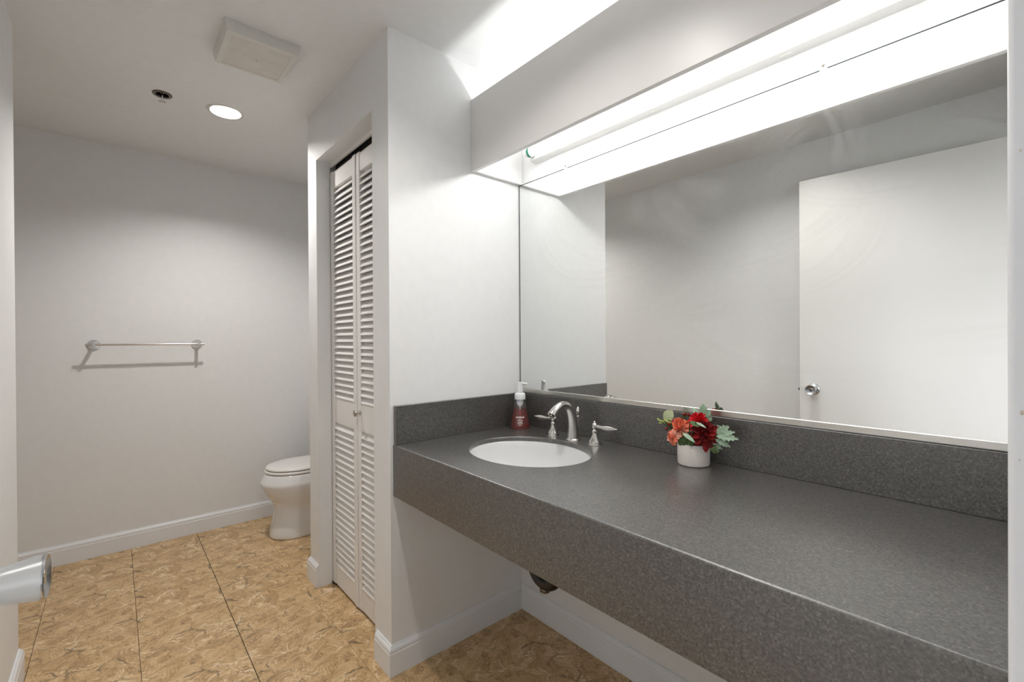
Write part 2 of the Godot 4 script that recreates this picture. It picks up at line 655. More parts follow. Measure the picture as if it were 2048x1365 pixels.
func build_floor():
	var fl := Node3D.new()
	fl.name = "floor"
	add_child(fl)
	setting(fl, "brown marbled stone-look tile floor with thin dark joints")
	var st := mb()
	box(st, Vector3(-1.45, -0.06, WALL_B - 0.1), Vector3(WALL_R, -0.004, 0.11))
	part(st, "floor_base", M.grout, fl)
	# square tiles; a few joints have opened up
	var sx := 0.3191
	var sz := 0.3211
	var r := RandomNumberGenerator.new()
	r.seed = 40
	var variants: Array[Mesh] = []
	for k in 8:
		st = mb()
		var turn := k % 2
		var off := Vector2(r.randf_range(0.0, 0.66) + (0.33 if turn else 0.0), r.randf_range(0.0, 0.66))
		tile_mesh(st, sx, sz, off, turn)
		variants.append(st.commit())
	var xs: Array[float] = []
	var x := 0.3858
	while x < WALL_R:
		xs.append(x)
		x += sx + 0.0005
	x = 0.3835
	while x > -1.35:
		x -= sx
		xs.append(x)
		x -= 0.0014 if x > -0.4 else 0.0005
	for cx in xs:
		var right := cx > 0.38
		var zs: Array[float] = []
		var z := -2.8945 if right else -2.8945 + 0.0004
		while z < -0.02:
			zs.append(z)
			z += sz + 0.0005
		z = -2.8945 - (0.0013 if right else 0.0004)
		while z > WALL_B:
			z -= sz
			zs.append(z)
			z -= 0.0008
		for cz in zs:
			var hz: float = minf(cz + sz, WALL_D + 0.1)
			if cx + sx < CLOSET_X and cx + sx < WALL_L - 0.2 and cz > -2.5:
				continue
			if hz < cz + 0.1:
				continue
			inst(variants[r.randi() % 8], "tile", M.tile, fl, Transform3D(Basis.IDENTITY, Vector3(cx, r.randf_range(-0.0002, 0.0), cz)))

func tile_mesh(st: SurfaceTool, sx: float, sz: float, off: Vector2, turn: int):
	var b := 0.0008
	var P := [Vector3(b, 0, b), Vector3(sx - b, 0, b), Vector3(sx - b, 0, sz - b), Vector3(b, 0, sz - b)]
	var Q := [Vector3(0, -b, 0), Vector3(sx, -b, 0), Vector3(sx, -b, sz), Vector3(0, -b, sz)]
	var R := [Vector3(0, -0.004, 0), Vector3(sx, -0.004, 0), Vector3(sx, -0.004, sz), Vector3(0, -0.004, sz)]
	var emit := func(v: Vector3, n: Vector3):
		st.set_normal(n)
		var uv := Vector2(v.x, v.z) if turn == 0 else Vector2(-v.z, v.x)
		st.set_uv(uv * 1.0 + off)
		st.add_vertex(v)
	for k in [[0, 1, 2], [0, 2, 3]]:
		for i in k:
			emit.call(P[i], Vector3.UP)
	for i in 4:
		var j := (i + 1) % 4
		var n: Vector3 = [Vector3(0, 0, -1), Vector3(1, 0, 0), Vector3(0, 0, 1), Vector3(-1, 0, 0)][i]
		for rows in [[P, Q, (n + Vector3.UP).normalized()], [Q, R, n]]:
			for v in [rows[0][i], rows[1][j], rows[0][j], rows[0][i], rows[1][i], rows[1][j]]:
				emit.call(v, rows[2])

# moulded skirting: profile of (distance from wall, height) swept along corners of the wall; the board lies on the left side of the path's direction
func skirting(path: Array, called: String, label: String):
	var prof := [Vector2(0.0, 0.0), Vector2(0.0135, 0.0), Vector2(0.0140, 0.001), Vector2(0.0140, 0.082), Vector2(0.0128, 0.0835), Vector2(0.0120, 0.086), Vector2(0.0128, 0.0885), Vector2(0.0125, 0.0935), Vector2(0.0108, 0.099), Vector2(0.0075, 0.1035), Vector2(0.0050, 0.1065), Vector2(0.0045, 0.110), Vector2(0.0, 0.110)]
	var cnt := path.size()
	var rings := []
	for i in cnt:
		var d0: Vector3 = (path[i] - path[i - 1]).normalized() if i > 0 else (path[1] - path[0]).normalized()
		var d1: Vector3 = (path[i + 1] - path[i]).normalized() if i < cnt - 1 else d0
		var n0 := Vector3(d0.z, 0, -d0.x)
		var n1 := Vector3(d1.z, 0, -d1.x)
		var m := (n0 + n1) / (1.0 + n0.dot(n1))
		var ring := []
		for q in prof:
			ring.append(path[i] + m * q.x + Vector3.UP * q.y)
		rings.append(ring)
	var st := mb()
	for i in cnt - 1:
		var dir: Vector3 = (path[i + 1] - path[i]).normalized()
		for k in prof.size() - 1:
			var e: Vector3 = rings[i][k + 1] - rings[i][k]
			var nn := Vector3(dir.z, 0, -dir.x)
			var q0: Vector2 = prof[k]
			var q1: Vector2 = prof[k + 1]
			var pn := Vector2(q1.y - q0.y, -(q1.x - q0.x)).normalized()
			var n := (nn * pn.x + Vector3.UP * pn.y).normalized()
			quad(st, rings[i][k], rings[i][k + 1], rings[i + 1][k + 1], rings[i + 1][k], n)
	for e in 2:
		var ring: Array = rings[0] if e == 0 else rings[cnt - 1]
		var n: Vector3 = (path[0] - path[1]).normalized() if e == 0 else (path[cnt - 1] - path[cnt - 2]).normalized()
		for k in range(1, prof.size() - 1):
			tri(st, ring[0], ring[k], ring[k + 1], n, n, n)
	var o := part(st, called, M.trim)
	setting(o, label)

func build_baseboards():
	var c := CLOSET_X
	# direction chosen so that (dz, -dx) points into the room
	skirting([Vector3(WALL_R, 0, WALL_B), Vector3(-1.35, 0, WALL_B)], "baseboard_back", "white moulded baseboard under the towel bar")
	skirting([Vector3(WALL_R, 0, -0.013), Vector3(WALL_R, 0, VAN_Z)].duplicate(), "baseboard_right", "white moulded baseboard under the vanity counter along the mirror wall")
	skirting([Vector3(WALL_R - 0.014, 0, VAN_Z), Vector3(c, 0, VAN_Z), Vector3(c, 0, OPEN_NEAR + 0.02)], "baseboard_vanity_end", "white moulded baseboard wrapping the corner between vanity and closet")
	skirting([Vector3(c, 0, OPEN_FAR - 0.004), Vector3(c, 0, CLOSET_END), Vector3(WALL_R, 0, CLOSET_END)], "baseboard_closet", "short white baseboard on the wall end beside the toilet")
	skirting([Vector3(WALL_L - 0.115, 0, -2.427), Vector3(WALL_L, 0, -2.427), Vector3(WALL_L, 0, WALL_D)], "baseboard_left", "white moulded baseboard on the wall behind the open door")

# =====================================================================
# doors
# =====================================================================
func build_entry_door():
	# the leaf stands open against the left wall, hinged near the doorway
	var hinge := Vector3(-0.1775, 0.0, -0.055)
	var free := Vector3(-0.127, 0.0, -0.865)
	var dir := (free - hinge).normalized()
	var width := hinge.distance_to(free)
	var face := Vector3(-dir.z, 0, dir.x)
	if face.x < 0:
		face = -face
	var d := Node3D.new()
	d.name = "door_1"
	add_child(d)
	setting(d, "plain white slab door standing open against the left wall", "door")
	# local frame: x along the leaf from the hinge, y up, z out of the face
	d.transform = Transform3D(Basis(dir, Vector3.UP, dir.cross(Vector3.UP)), hinge)
	var s := 1.0 if dir.cross(Vector3.UP).dot(face) > 0 else -1.0
	var st := mb()
	bevel_box(st, Vector3(0.0, 0.012, minf(0.0, -0.036 * s)), Vector3(width, 2.113, maxf(0.0, -0.036 * s)), 0.0015)
	part(st, "door_leaf", M.door, d)
	var kx := width - 0.066
	var ky := 0.943
	for side in [s, -s]:
		var org := Vector3(kx, ky, 0.0 if side == s else -0.036 * s)
		var b := Basis(Vector3(1, 0, 0), Vector3(0, 0, side), Vector3(0, -1, 0) * side)
		var kn := Node3D.new()
		kn.name = "door_knob"
		d.add_child(kn, true)
		kn.transform = Transform3D(b, org)
		var sc: float = 1.09 if side == s else 0.9
		st = mb()
		lathe(st, [Vector2(0.0325, 0.0), Vector2(0.0325, 0.002), Vector2(0.030, 0.0055), Vector2(0.022, 0.0085), Vector2(0.0145, 0.0105), Vector2(0.0135, 0.014)], 40, Transform3D.IDENTITY)
		part(st, "rosette", M.knob, kn)
		st = mb()
		var prof := [Vector2(0.0135, 0.013), Vector2(0.0150, 0.017), Vector2(0.0185, 0.0195), Vector2(0.0205, 0.0225), Vector2(0.0222, 0.030), Vector2(0.0243, 0.044), Vector2(0.0262, 0.0565), Vector2(0.0267, 0.0590), Vector2(0.0264, 0.0605), Vector2(0.0250, 0.0613), Vector2(0.0235, 0.0608), Vector2(0.0160, 0.0575), Vector2(0.0085, 0.0562)]
		var pr := []
		for q in prof:
			pr.append(Vector2(q.x, q.y * sc))
		lathe(st, pr, 48, Transform3D.IDENTITY)
		part(st, "knob_body", M.knob, kn)
		st = mb()
		lathe(st, [Vector2(0.0085, 0.056 * sc), Vector2(0.0085, 0.0585 * sc), Vector2(0.0075, 0.0595 * sc), Vector2(0.0001, 0.0597 * sc)], 24, Transform3D.IDENTITY)
		part(st, "push_button", M.chrome, kn)
	st = mb()
	bevel_box(st, Vector3(width - 0.001, 0.91, -0.018 * s - 0.0125), Vector3(width + 0.0012, 0.966, -0.018 * s + 0.0125), 0.0005)
	bevel_box(st, Vector3(width, 0.931, -0.018 * s - 0.006), Vector3(width + 0.011, 0.945, -0.018 * s + 0.006), 0.002)
	part(st, "latch", M.satin, d)
	for y in [0.2, 1.05, 1.9]:
		st = mb()
		tube(st, [Vector3(-0.006, y - 0.045, 0.004 * s), Vector3(-0.006, y + 0.045, 0.004 * s)], [0.0055, 0.0055], 12)
		part(st, "hinge", M.satin, d)

func build_closet_doors():
	var d := Node3D.new()
	d.name = "door_2"
	add_child(d)
	setting(d, "white louvred bifold closet doors with a small metal knob", "door")
	d.position = Vector3(0.822, 0.012, 0)
	var y1 := 2.063
	var thick := 0.028
	var panels := [[-2.326, -2.0155, 0.0], [-2.0125, -1.702, 0.004]]
	var slat_w := 0.0
	var slat: Mesh
	for p in panels:
		var pn := Node3D.new()
		pn.name = "door_panel"
		d.add_child(pn, true)
		pn.position = Vector3(p[2], 0, p[0])
		var w: float = p[1] - p[0]
		var sw := 0.034
		for sx in [0.0, w - sw]:
			var st := mb()
			bevel_box(st, Vector3(0, 0, sx), Vector3(thick, y1, sx + sw), 0.002)
			part(st, "stile", M.louvre, pn)
		for rail in [[0.0, 0.102, 0.003], [0.808, 0.936, 0.003], [1.976, y1 - 0.004, 0.003]]:
			var st := mb()
			bevel_box(st, Vector3(rail[2], rail[0], sw - 0.001), Vector3(thick - rail[2], rail[1], w - sw + 0.001), 0.0018)
			part(st, "rail", M.louvre, pn)
		if slat == null:
			# a thin slat with eased edges, low edge to the front
			var o := []
			var ang := deg_to_rad(35.0)
			var ax := Vector3(-sin(ang), -cos(ang), 0)
			var ay := Vector3(cos(ang), -sin(ang), 0)
			for q in [[-0.0215, -0.0028], [0.0190, -0.0028], [0.0209, -0.0020], [0.0216, 0.0], [0.0209, 0.0020], [0.0190, 0.0028], [-0.0215, 0.0028]]:
				o.append(ax * q[0] + ay * q[1])
			var st := mb()
			extrude(st, o, Vector3(0, 0, w - 2 * sw + 0.004), 0.6)
			slat = st.commit()
		var r := RandomNumberGenerator.new()
		r.seed = int(absf(p[0]) * 100)
		for sec in [[0.102, 0.808, 23], [0.936, 1.976, 34]]:
			for k in sec[2]:
				var y: float = lerpf(sec[0], sec[1], (k + 0.5) / float(sec[2]))
				inst(slat, "slat", M.louvre, pn, Transform3D(Basis(Vector3(0, 0, 1), r.randfn(0.0, 0.025)), Vector3(thick * 0.5, y + r.randfn(0, 0.0006), sw - 0.002)))
	# knob on the folding edge
	var k := mb()
	lathe(k, [Vector2(0.0105, 0.0), Vector2(0.0105, 0.002), Vector2(0.0060, 0.005), Vector2(0.0052, 0.011), Vector2(0.0075, 0.015), Vector2(0.0145, 0.0185), Vector2(0.0165, 0.0225), Vector2(0.0150, 0.0265), Vector2(0.0090, 0.0290), Vector2(0.0001, 0.0298)], 32, Transform3D(Basis(Vector3(0, 0, 1), PI / 2), Vector3(0.004, 0.892, -1.985)))
	part(k, "knob", M.satin, d)
	k = mb()
	bevel_box(k, Vector3(-0.004, -0.010, -2.3305), Vector3(0.03, 0.0, -2.312), 0.001)
	lathe(k, [Vector2(0.006, -0.011), Vector2(0.006, 0.004)], 12, Transform3D(Basis.IDENTITY, Vector3(0.008, 0.0, -2.302)))
	part(k, "pivot_bracket", M.bronze, d)
	# overhead track in the head of the opening
	var t := Node3D.new()
	t.name = "trim_2"
	add_child(t)
	setting(t, "overhead sliding track above the louvred closet doors")
	var st := mb()
	box(st, Vector3(0.8237, OPEN_TOP - 0.020, OPEN_FAR), Vector3(0.832, OPEN_TOP + 0.01, OPEN_NEAR))
	part(st, "head_strip", M.louvre, t)
	st = mb()
	box(st, Vector3(0.832, OPEN_TOP - 0.012, OPEN_FAR), Vector3(0.834, OPEN_TOP + 0.004, OPEN_NEAR))
	box(st, Vector3(0.852, OPEN_TOP - 0.034, OPEN_FAR), Vector3(0.854, OPEN_TOP + 0.004, OPEN_NEAR))
	box(st, Vector3(0.834, OPEN_TOP + 0.002, OPEN_FAR), Vector3(0.852, OPEN_TOP + 0.004, OPEN_NEAR))
	part(st, "track_channel", M.track, t)

# =====================================================================
# vanity
# =====================================================================
const SINK := Vector3(1.0824, 0.8446, -1.1547)
const SINK_A := 0.1921
const SINK_B := 0.2302
const COUNTER_X := 0.766
const SPLASH_X := 1.390
const SPLASH_Y := 0.988

func build_counter():
	var t := thing("vanity_countertop", "long dark grey speckled solid-surface vanity counter with deep front apron", "counter", Vector3(COUNTER_X, 0, VAN_Z))
	var o := -t.position
	var st := mb()
	# top slab with an oval hole whose rim is rounded over
	var x0 := COUNTER_X + 0.006
	var x1 := WALL_R - 0.001
	var z0 := VAN_Z
	var z1 := WALL_D
	var angs: Array[float] = []
	for k in 120:
		angs.append(TAU * k / 120.0)
	for c in [[x0, z0], [x1, z0], [x1, z1], [x0, z1]]:
		angs.append(fposmod(atan2((c[1] - SINK.z) / SINK_B, (c[0] - SINK.x) / SINK_A), TAU))
	angs.sort()
	var rim := [[0.0, 0.0], [-0.0018, -0.0005], [-0.0035, -0.0018], [-0.0046, -0.0036], [-0.005, -0.006], [-0.005, -0.016], [0.004, -0.016]]
	var rim_n := [Vector2(0, 1), Vector2(-0.38, 0.92), Vector2(-0.7, 0.7), Vector2(-0.92, 0.38), Vector2(-1, 0), Vector2(-1, 0), Vector2(0, -1)]
	for k in angs.size():
		var a: float = angs[k]
		var b: float = angs[(k + 1) % angs.size()]
		if absf(a - b) < 1e-6:
			continue
		var pa := oval(a, 0.005)
		var pb := oval(b, 0.005)
		var ra := to_rect(a, x0, x1, z0, z1)
		var rb := to_rect(b, x0, x1, z0, z1)
		# split the top into two rows so that triangles stay compact
		quad(st, o + pa, o + pb, o + rb, o + ra, Vector3.UP)
		for i in rim.size() - 1:
			var q: Array[Vector3] = []
			var qn: Array[Vector3] = []
			for e in [[a, i], [b, i], [b, i + 1], [a, i + 1]]:
				var rd := Vector3(cos(e[0]) / SINK_A, 0, sin(e[0]) / SINK_B).normalized()
				q.append(o + oval(e[0], 0.005 + rim[e[1]][0]) + Vector3.UP * rim[e[1]][1])
				qn.append((rd * rim_n[e[1]].x + Vector3.UP * rim_n[e[1]].y).normalized())
			if i == rim.size() - 2:
				for m in 4:
					qn[m] = Vector3.DOWN
			quad4(st, q[0], q[1], q[2], q[3], qn[0], qn[1], qn[2], qn[3])
	# underside
	part(st, "counter_top", M.stone, t)
	# front apron, rounded top edge
	var outline := []
	for k in 7:
		var a := deg_to_rad(90.0 * k / 6)
		outline.append(Vector3(COUNTER_X + 0.006 - 0.006 * sin(a), COUNTER_Y - 0.006 + 0.006 * cos(a), VAN_Z))
	outline.append(Vector3(COUNTER_X, 0.656, VAN_Z))
	outline.append(Vector3(COUNTER_X + 0.0012, 0.655, VAN_Z))
	outline.append(Vector3(COUNTER_X + 0.02, 0.655, VAN_Z))
	outline.append(Vector3(COUNTER_X + 0.02, COUNTER_Y - 0.03, VAN_Z))
	outline.append(Vector3(COUNTER_X + 0.04, COUNTER_Y - 0.03, VAN_Z))
	outline.append(Vector3(COUNTER_X + 0.04, COUNTER_Y - 0.0005, VAN_Z))
	for k in outline.size():
		outline[k] += o
	st = mb()
	extrude(st, outline, Vector3(0, 0, WALL_D - VAN_Z), 0.8)
	part(st, "front_apron", M.stone, t)
	st = mb()
	bevel_box(st, o + Vector3(COUNTER_X + 0.003, COUNTER_Y, VAN_Z), o + Vector3(SPLASH_X, SPLASH_Y, VAN_Z + 0.018), 0.0012)
	part(st, "side_splash", M.stone, t)
	st = mb()
	bevel_box(st, o + Vector3(SPLASH_X, COUNTER_Y, VAN_Z), o + Vector3(WALL_R - 0.001, SPLASH_Y, WALL_D), 0.0012)
	part(st, "back_splash", M.stone, t)

func oval(a: float, grow: float) -> Vector3:
	return Vector3(SINK.x + cos(a) * (SINK_A + grow), COUNTER_Y, SINK.z + sin(a) * (SINK_B + grow))

func to_rect(a: float, x0: float, x1: float, z0: float, z1: float) -> Vector3:
	var dx := cos(a) * SINK_A
	var dz := sin(a) * SINK_B
	var t := 1e9
	if dx > 1e-9: t = minf(t, (x1 - SINK.x) / dx)
	if dx < -1e-9: t = minf(t, (x0 - SINK.x) / dx)
	if dz > 1e-9: t = minf(t, (z1 - SINK.z) / dz)
	if dz < -1e-9: t = minf(t, (z0 - SINK.z) / dz)
	return Vector3(SINK.x + dx * t, COUNTER_Y, SINK.z + dz * t)

func build_sink():
	var t := thing("sink", "white oval undermount porcelain sink set in the grey counter", "sink", SINK + Vector3(0, -0.16, 0))
	var st := mb()
	# bowl: inner and outer skin of an oval basin
	var prof := [[1.03, 0.1436], [0.985, 0.1436], [0.975, 0.138], [0.965, 0.12], [0.94, 0.09], [0.88, 0.055], [0.76, 0.028], [0.58, 0.014], [0.35, 0.008], [0.125, 0.005]]
	var rings := []
	for p in prof:
		var ring := []
		for k in 72:
			var a := TAU * k / 72
			ring.append(Vector3(cos(a) * (SINK_A + 0.005) * p[0], p[1], sin(a) * (SINK_B + 0.005) * p[0]))
		rings.append(ring)
	var s2 := loft(rings, true, false)
	part(s2, "basin", M.porcelain, t)
	rings = []
	for p in [[1.03, 0.1436], [1.03, 0.13], [0.99, 0.125], [0.97, 0.085], [0.9, 0.045], [0.78, 0.018], [0.6, 0.004], [0.35, -0.002], [0.125, -0.004]]:
		var ring := []
		for k in 72:
			var a := TAU * k / 72
			ring.append(Vector3(cos(a) * (SINK_A + 0.005) * p[0], p[1], sin(a) * (SINK_B + 0.005) * p[0]))
		rings.append(ring)
	part(loft(rings, true, false), "underside", M.porcelain, t)
	st = mb()
	lathe(st, [Vector2(0.030, 0.006), Vector2(0.028, 0.0085), Vector2(0.021, 0.0075), Vector2(0.019, 0.003), Vector2(0.0155, 0.003), Vector2(0.015, 0.007), Vector2(0.0001, 0.0085)], 32, Transform3D.IDENTITY)
	part(st, "drain", M.chrome, t)

func build_trap():
	var t := thing("drain_trap", "black plastic drain trap hanging below the vanity counter", "drain pipe", Vector3(SINK.x, 0.36, SINK.z + 0.022))
	var st := mb()
	tube(st, [Vector3(0, 0.318, 0), Vector3(0, 0.10, 0)], [0.019, 0.019], 20)
	part(st, "tailpiece", M.abs, t)
	st = mb()
	var path := []
	var rad := []
	for k in 17:
		var a := PI * k / 16
		path.append(Vector3(0, 0.105 - 0.055 * sin(a), 0.055 - 0.055 * cos(a)))
		rad.append(0.0225)
	tube(st, path, rad, 20)
	part(st, "trap_bend", M.abs, t)
	st = mb()
	path = [Vector3(0, 0.105, 0.11)]
	rad = [0.0225]
	for k in 9:
		var a := PI / 2 * k / 8
		path.append(Vector3(0.04 - 0.04 * cos(a), 0.15 + 0.04 * sin(a), 0.11))
		rad.append(0.0225)
	path.append(Vector3(WALL_R - SINK.x, 0.19, 0.11))
	rad.append(0.0225)
	tube(st, path, rad, 20)
	part(st, "trap_arm", M.abs, t)
	for z in [0.0, 0.11]:
		st = mb()
		lathe(st, [Vector2(0.020, 0.095), Vector2(0.030, 0.095), Vector2(0.031, 0.099), Vector2(0.031, 0.121), Vector2(0.029, 0.125), Vector2(0.020, 0.125)], 12, Transform3D(Basis.IDENTITY, Vector3(0, 0, z)), 2.0)
		part(st, "slip_nut", M.abs, t)
	st = mb()
	lathe(st, [Vector2(0.018, 0.022), Vector2(0.018, 0.030), Vector2(0.0165, 0.033), Vector2(0.0165, 0.04)], 8, Transform3D(Basis.IDENTITY, Vector3(0, 0, 0.055)), 2.0)
	part(st, "cleanout_plug", M.bronze, t)

func build_mirror():
	var y0 := 1.004
	var y1 := 1.9312
	var z0 := VAN_Z + 0.004
	var z1 := WALL_D - 0.002
	var x := 1.396
	var t := thing("wall_mirror_glass", "large frameless wall mirror with wipe marks above the grey backsplash", "mirror", Vector3(x, y0, z0))
	var st := mb()
	# front face, with coordinates for the wipe marks
	var o := Vector3(0, 0, 0)
	var h := y1 - y0
	var w := z1 - z0
	var P := [Vector3(0, 0, 0), Vector3(0, h, 0), Vector3(0, h, w), Vector3(0, 0, w)]
	var U := [Vector2(0, 1), Vector2(0, 0), Vector2(1, 0), Vector2(1, 1)]
	for i in [0, 1, 2, 0, 2, 3]:
		st.set_normal(Vector3(-1, 0, 0))
		st.set_uv(U[i])
		st.add_vertex(P[i])
	part(st, "glass", M.mirror, t)
	st = mb()
	box(st, Vector3(0.0004, -0.002, 0), Vector3(WALL_R - x, h, w))
	part(st, "glass_edge", M.glass_edge, t)
	# ground edge of the glass along its top and its corner side
	st = mb()
	bevel_box(st, Vector3(-0.0012, h - 0.0028, 0), Vector3(0.0004, h, w), 0.0004)
	bevel_box(st, Vector3(-0.0012, 0, 0), Vector3(0.0004, h - 0.0028, 0.0022), 0.0004)
	part(st, "ground_edge", M.glass_edge, t)
	st = mb()
	# aluminium channel under the glass
	var c := [Vector3(0.0, 0.0045, -0.004), Vector3(-0.0015, 0.0045, -0.004), Vector3(-0.0035, 0.003, -0.004), Vector3(-0.0035, -0.0125, -0.004), Vector3(-0.0028, -0.0136, -0.004), Vector3(0.0, -0.0136, -0.004)]
	extrude(st, c, Vector3(0, 0, w + 0.004))
	part(st, "bottom_channel", M.aluminium, t)
	for cz in [-1.255, -0.356]:
		st = mb()
		bevel_box(st, Vector3(-0.004, h - 0.008, cz - z0 - 0.009), Vector3(-0.0002, h + 0.014, cz - z0 + 0.009), 0.0015)
		var cl := part(st, "clip", M.clear_clip, t)
		st = mb()
		lathe(st, [Vector2(0.0038, 0.0), Vector2(0.0036, 0.0012), Vector2(0.0001, 0.0018)], 12, Transform3D(Basis(Vector3(0, 0, 1), PI / 2), Vector3(-0.004, h + 0.007, cz - z0)))
		part(st, "screw", M.bronze, cl)

func build_valance():
	var x := 1.126
	var y0 := 1.9324
	var y1 := 2.231
	var th := 0.019
	var t := thing("light_valance", "long white board valance hiding the tube light above the mirror", "valance", Vector3(x, y0, VAN_Z))
	var w := WALL_D - VAN_Z
	var st := mb()
	bevel_box(st, Vector3(0, 0, 0), Vector3(th, y1 - y0, w), 0.001)
	part(st, "front_board", M.valance, t)
	for z in [0.0, w - th]:
		st = mb()
		bevel_box(st, Vector3(th, 0, z), Vector3(WALL_R - x, y1 - y0, z + th), 0.001)
		part(st, "end_board", M.valance, t)

func build_tube_light():
	var z0 := -1.440
	var z1 := -0.075
	var cy := 2.0305
	var t := thing("fluorescent_light", "long white fluorescent tube light mounted behind the valance board", "lamp", Vector3(WALL_R, cy, z0))
	var w := z1 - z0
	var st := mb()
	# channel housing: shallow trapezoid box
	var o := [Vector3(0, 0.034, 0), Vector3(-0.030, 0.027, 0), Vector3(-0.032, 0.025, 0), Vector3(-0.032, -0.021, 0), Vector3(-0.030, -0.023, 0), Vector3(0, -0.030, 0)]
	extrude(st, o, Vector3(0, 0, w))
	part(st, "housing", M.enamel, t)
	for e in [0.004, w - 0.016]:
		st = mb()
		bevel_box(st, Vector3(-0.078, -0.014, e), Vector3(-0.030, 0.014, e + 0.012), 0.003)
		part(st, "lamp_holder", M.enamel, t)
	st = mb()
	tube(st, [Vector3(-0.058, 0, 0.016), Vector3(-0.058, 0, 0.021)], [0.0188, 0.0188], 28)
	part(st, "tube_cap", M.satin, t)
	st = mb()
	tube(st, [Vector3(-0.058, 0, w - 0.030), Vector3(-0.058, 0, w - 0.016)], [0.0188, 0.0188], 28)
	part(st, "tube_cap", M.satin, t)
	st = mb()
	tube(st, [Vector3(-0.058, 0, 0.021), Vector3(-0.058, 0, 0.034)], [0.0191, 0.0191], 28)
	part(st, "tube_ring", M.green, t)
	st = mb()
	tube(st, [Vector3(-0.058, 0, 0.034), Vector3(-0.058, 0, w - 0.030)], [0.019, 0.019], 28)
	part(st, "tube", M.tube_glow, t)
	# knock-out slots in the housing flank
	for z in [0.38, 0.78]:
		st = mb()
		bevel_box(st, Vector3(-0.020, -0.0285, w - z), Vector3(-0.008, -0.0250, w - z + 0.03), 0.001)
		part(st, "knockout", M.enamel, t)
	# the light of the tube, at its surface: towards the room, up and down
	for a in [0.0, 72.0, -72.0]:
		var l := AreaLight3D.new()
		l.name = "tube_light"
		l.area_size = Vector2(0.028, w - 0.08)
		l.area_range = 8.0
		l.light_energy = E_TUBE
		l.light_color = Color(1.0, 1.0, 0.992)
		l.shadow_enabled = true
		t.add_child(l, true)
		var dir := Vector3(-cos(deg_to_rad(a)), sin(deg_to_rad(a)), 0)
		l.transform = Transform3D(Basis(Vector3(0, 0, 1).cross(-dir).normalized(), Vector3(0, 0, 1), -dir), Vector3(-0.058, 0, w * 0.5) + dir * 0.0205)

# =====================================================================
# toilet
# =====================================================================
func egg(tip: float, back: float, half: float, y: float, n := 48, pw := 2.3) -> Array:
	# outline in plan: rounded at the tip (-x) and squarer behind
	var ring := []
	var mid := tip + half * 1.25
	for k in n:
		var a := TAU * k / n
		var c := cos(a)
		var s := sin(a)
		var e := pw if c > 0 else 2.1
		var x := signf(c) * pow(absf(c), 2.0 / e)
		var z := signf(s) * pow(absf(s), 2.0 / e)
		ring.append(Vector3(mid + (x * (back - mid) if x > 0 else x * (mid - tip)), y, z * half))
	return ring

func build_toilet():
	var t := thing("toilet", "white elongated toilet with closed lid behind the closet wall", "toilet", Vector3(0.715, 0, -3.12))
	# plan coordinates: x from the front of the foot towards the wall
	var rings := []
	for q in [[0.012, 0.60, 0.118, 0.0], [0.002, 0.60, 0.124, 0.006], [0.000, 0.60, 0.125, 0.018], [0.006, 0.60, 0.120, 0.06], [0.018, 0.60, 0.112, 0.12], [0.028, 0.60, 0.108, 0.175], [0.026, 0.60, 0.116, 0.205], [0.008, 0.58, 0.138, 0.235], [-0.020, 0.56, 0.160, 0.270], [-0.040, 0.55, 0.174, 0.305], [-0.048, 0.545, 0.180, 0.335], [-0.0495, 0.545, 0.1815, 0.348], [-0.046, 0.545, 0.1795, 0.356], [-0.036, 0.545, 0.1745, 0.375], [-0.026, 0.545, 0.170, 0.395], [-0.022, 0.545, 0.167, 0.402], [-0.010, 0.54, 0.158, 0.405]]:
		rings.append(egg(q[0], q[1], q[2], q[3]))
	part(loft(rings), "bowl", M.porcelain, t)
	rings = []
	for q in [[-0.020, 0.40, 0.165, 0.4075], [-0.0235, 0.402, 0.168, 0.4095], [-0.0245, 0.402, 0.169, 0.415], [-0.022, 0.402, 0.1675, 0.4215], [-0.016, 0.40, 0.163, 0.4235]]:
		rings.append(egg(q[0], q[1], q[2], q[3]))
	part(loft(rings), "seat", M.seat, t)
	rings = []
	for q in [[-0.012, 0.405, 0.160, 0.4265], [-0.0175, 0.41, 0.165, 0.429], [-0.0185, 0.41, 0.166, 0.434], [-0.015, 0.41, 0.163, 0.4395], [0.000, 0.40, 0.150, 0.4440], [0.030, 0.37, 0.118, 0.4475], [0.08, 0.32, 0.06, 0.4490]]:
		rings.append(egg(q[0], q[1], q[2], q[3]))
	part(loft(rings), "lid", M.seat, t)
	for z in [-0.075, 0.075]:
		var h := mb()
		bevel_box(h, Vector3(0.398, 0.4045, z - 0.02), Vector3(0.437, 0.437, z + 0.02), 0.006)
		part(h, "lid_hinge", M.seat, t)
	# tank against the wall behind
	var st := mb()
	bevel_box(st, Vector3(0.455, 0.39, -0.22), Vector3(0.665, 0.73, 0.22), 0.02)
	part(st, "tank", M.porcelain, t)
	st = mb()
	bevel_box(st, Vector3(0.447, 0.73, -0.228), Vector3(0.672, 0.768, 0.228), 0.01)
	part(st, "tank_lid", M.porcelain, t)
	st = mb()
	tube(st, [Vector3(0.455, 0.67, 0.16), Vector3(0.44, 0.67, 0.16)], [0.012, 0.011], 16)
	tube(st, [Vector3(0.442, 0.67, 0.16), Vector3(0.438, 0.668, 0.10)], [0.007, 0.006], 12)
	part(st, "flush_lever", M.chrome, t)

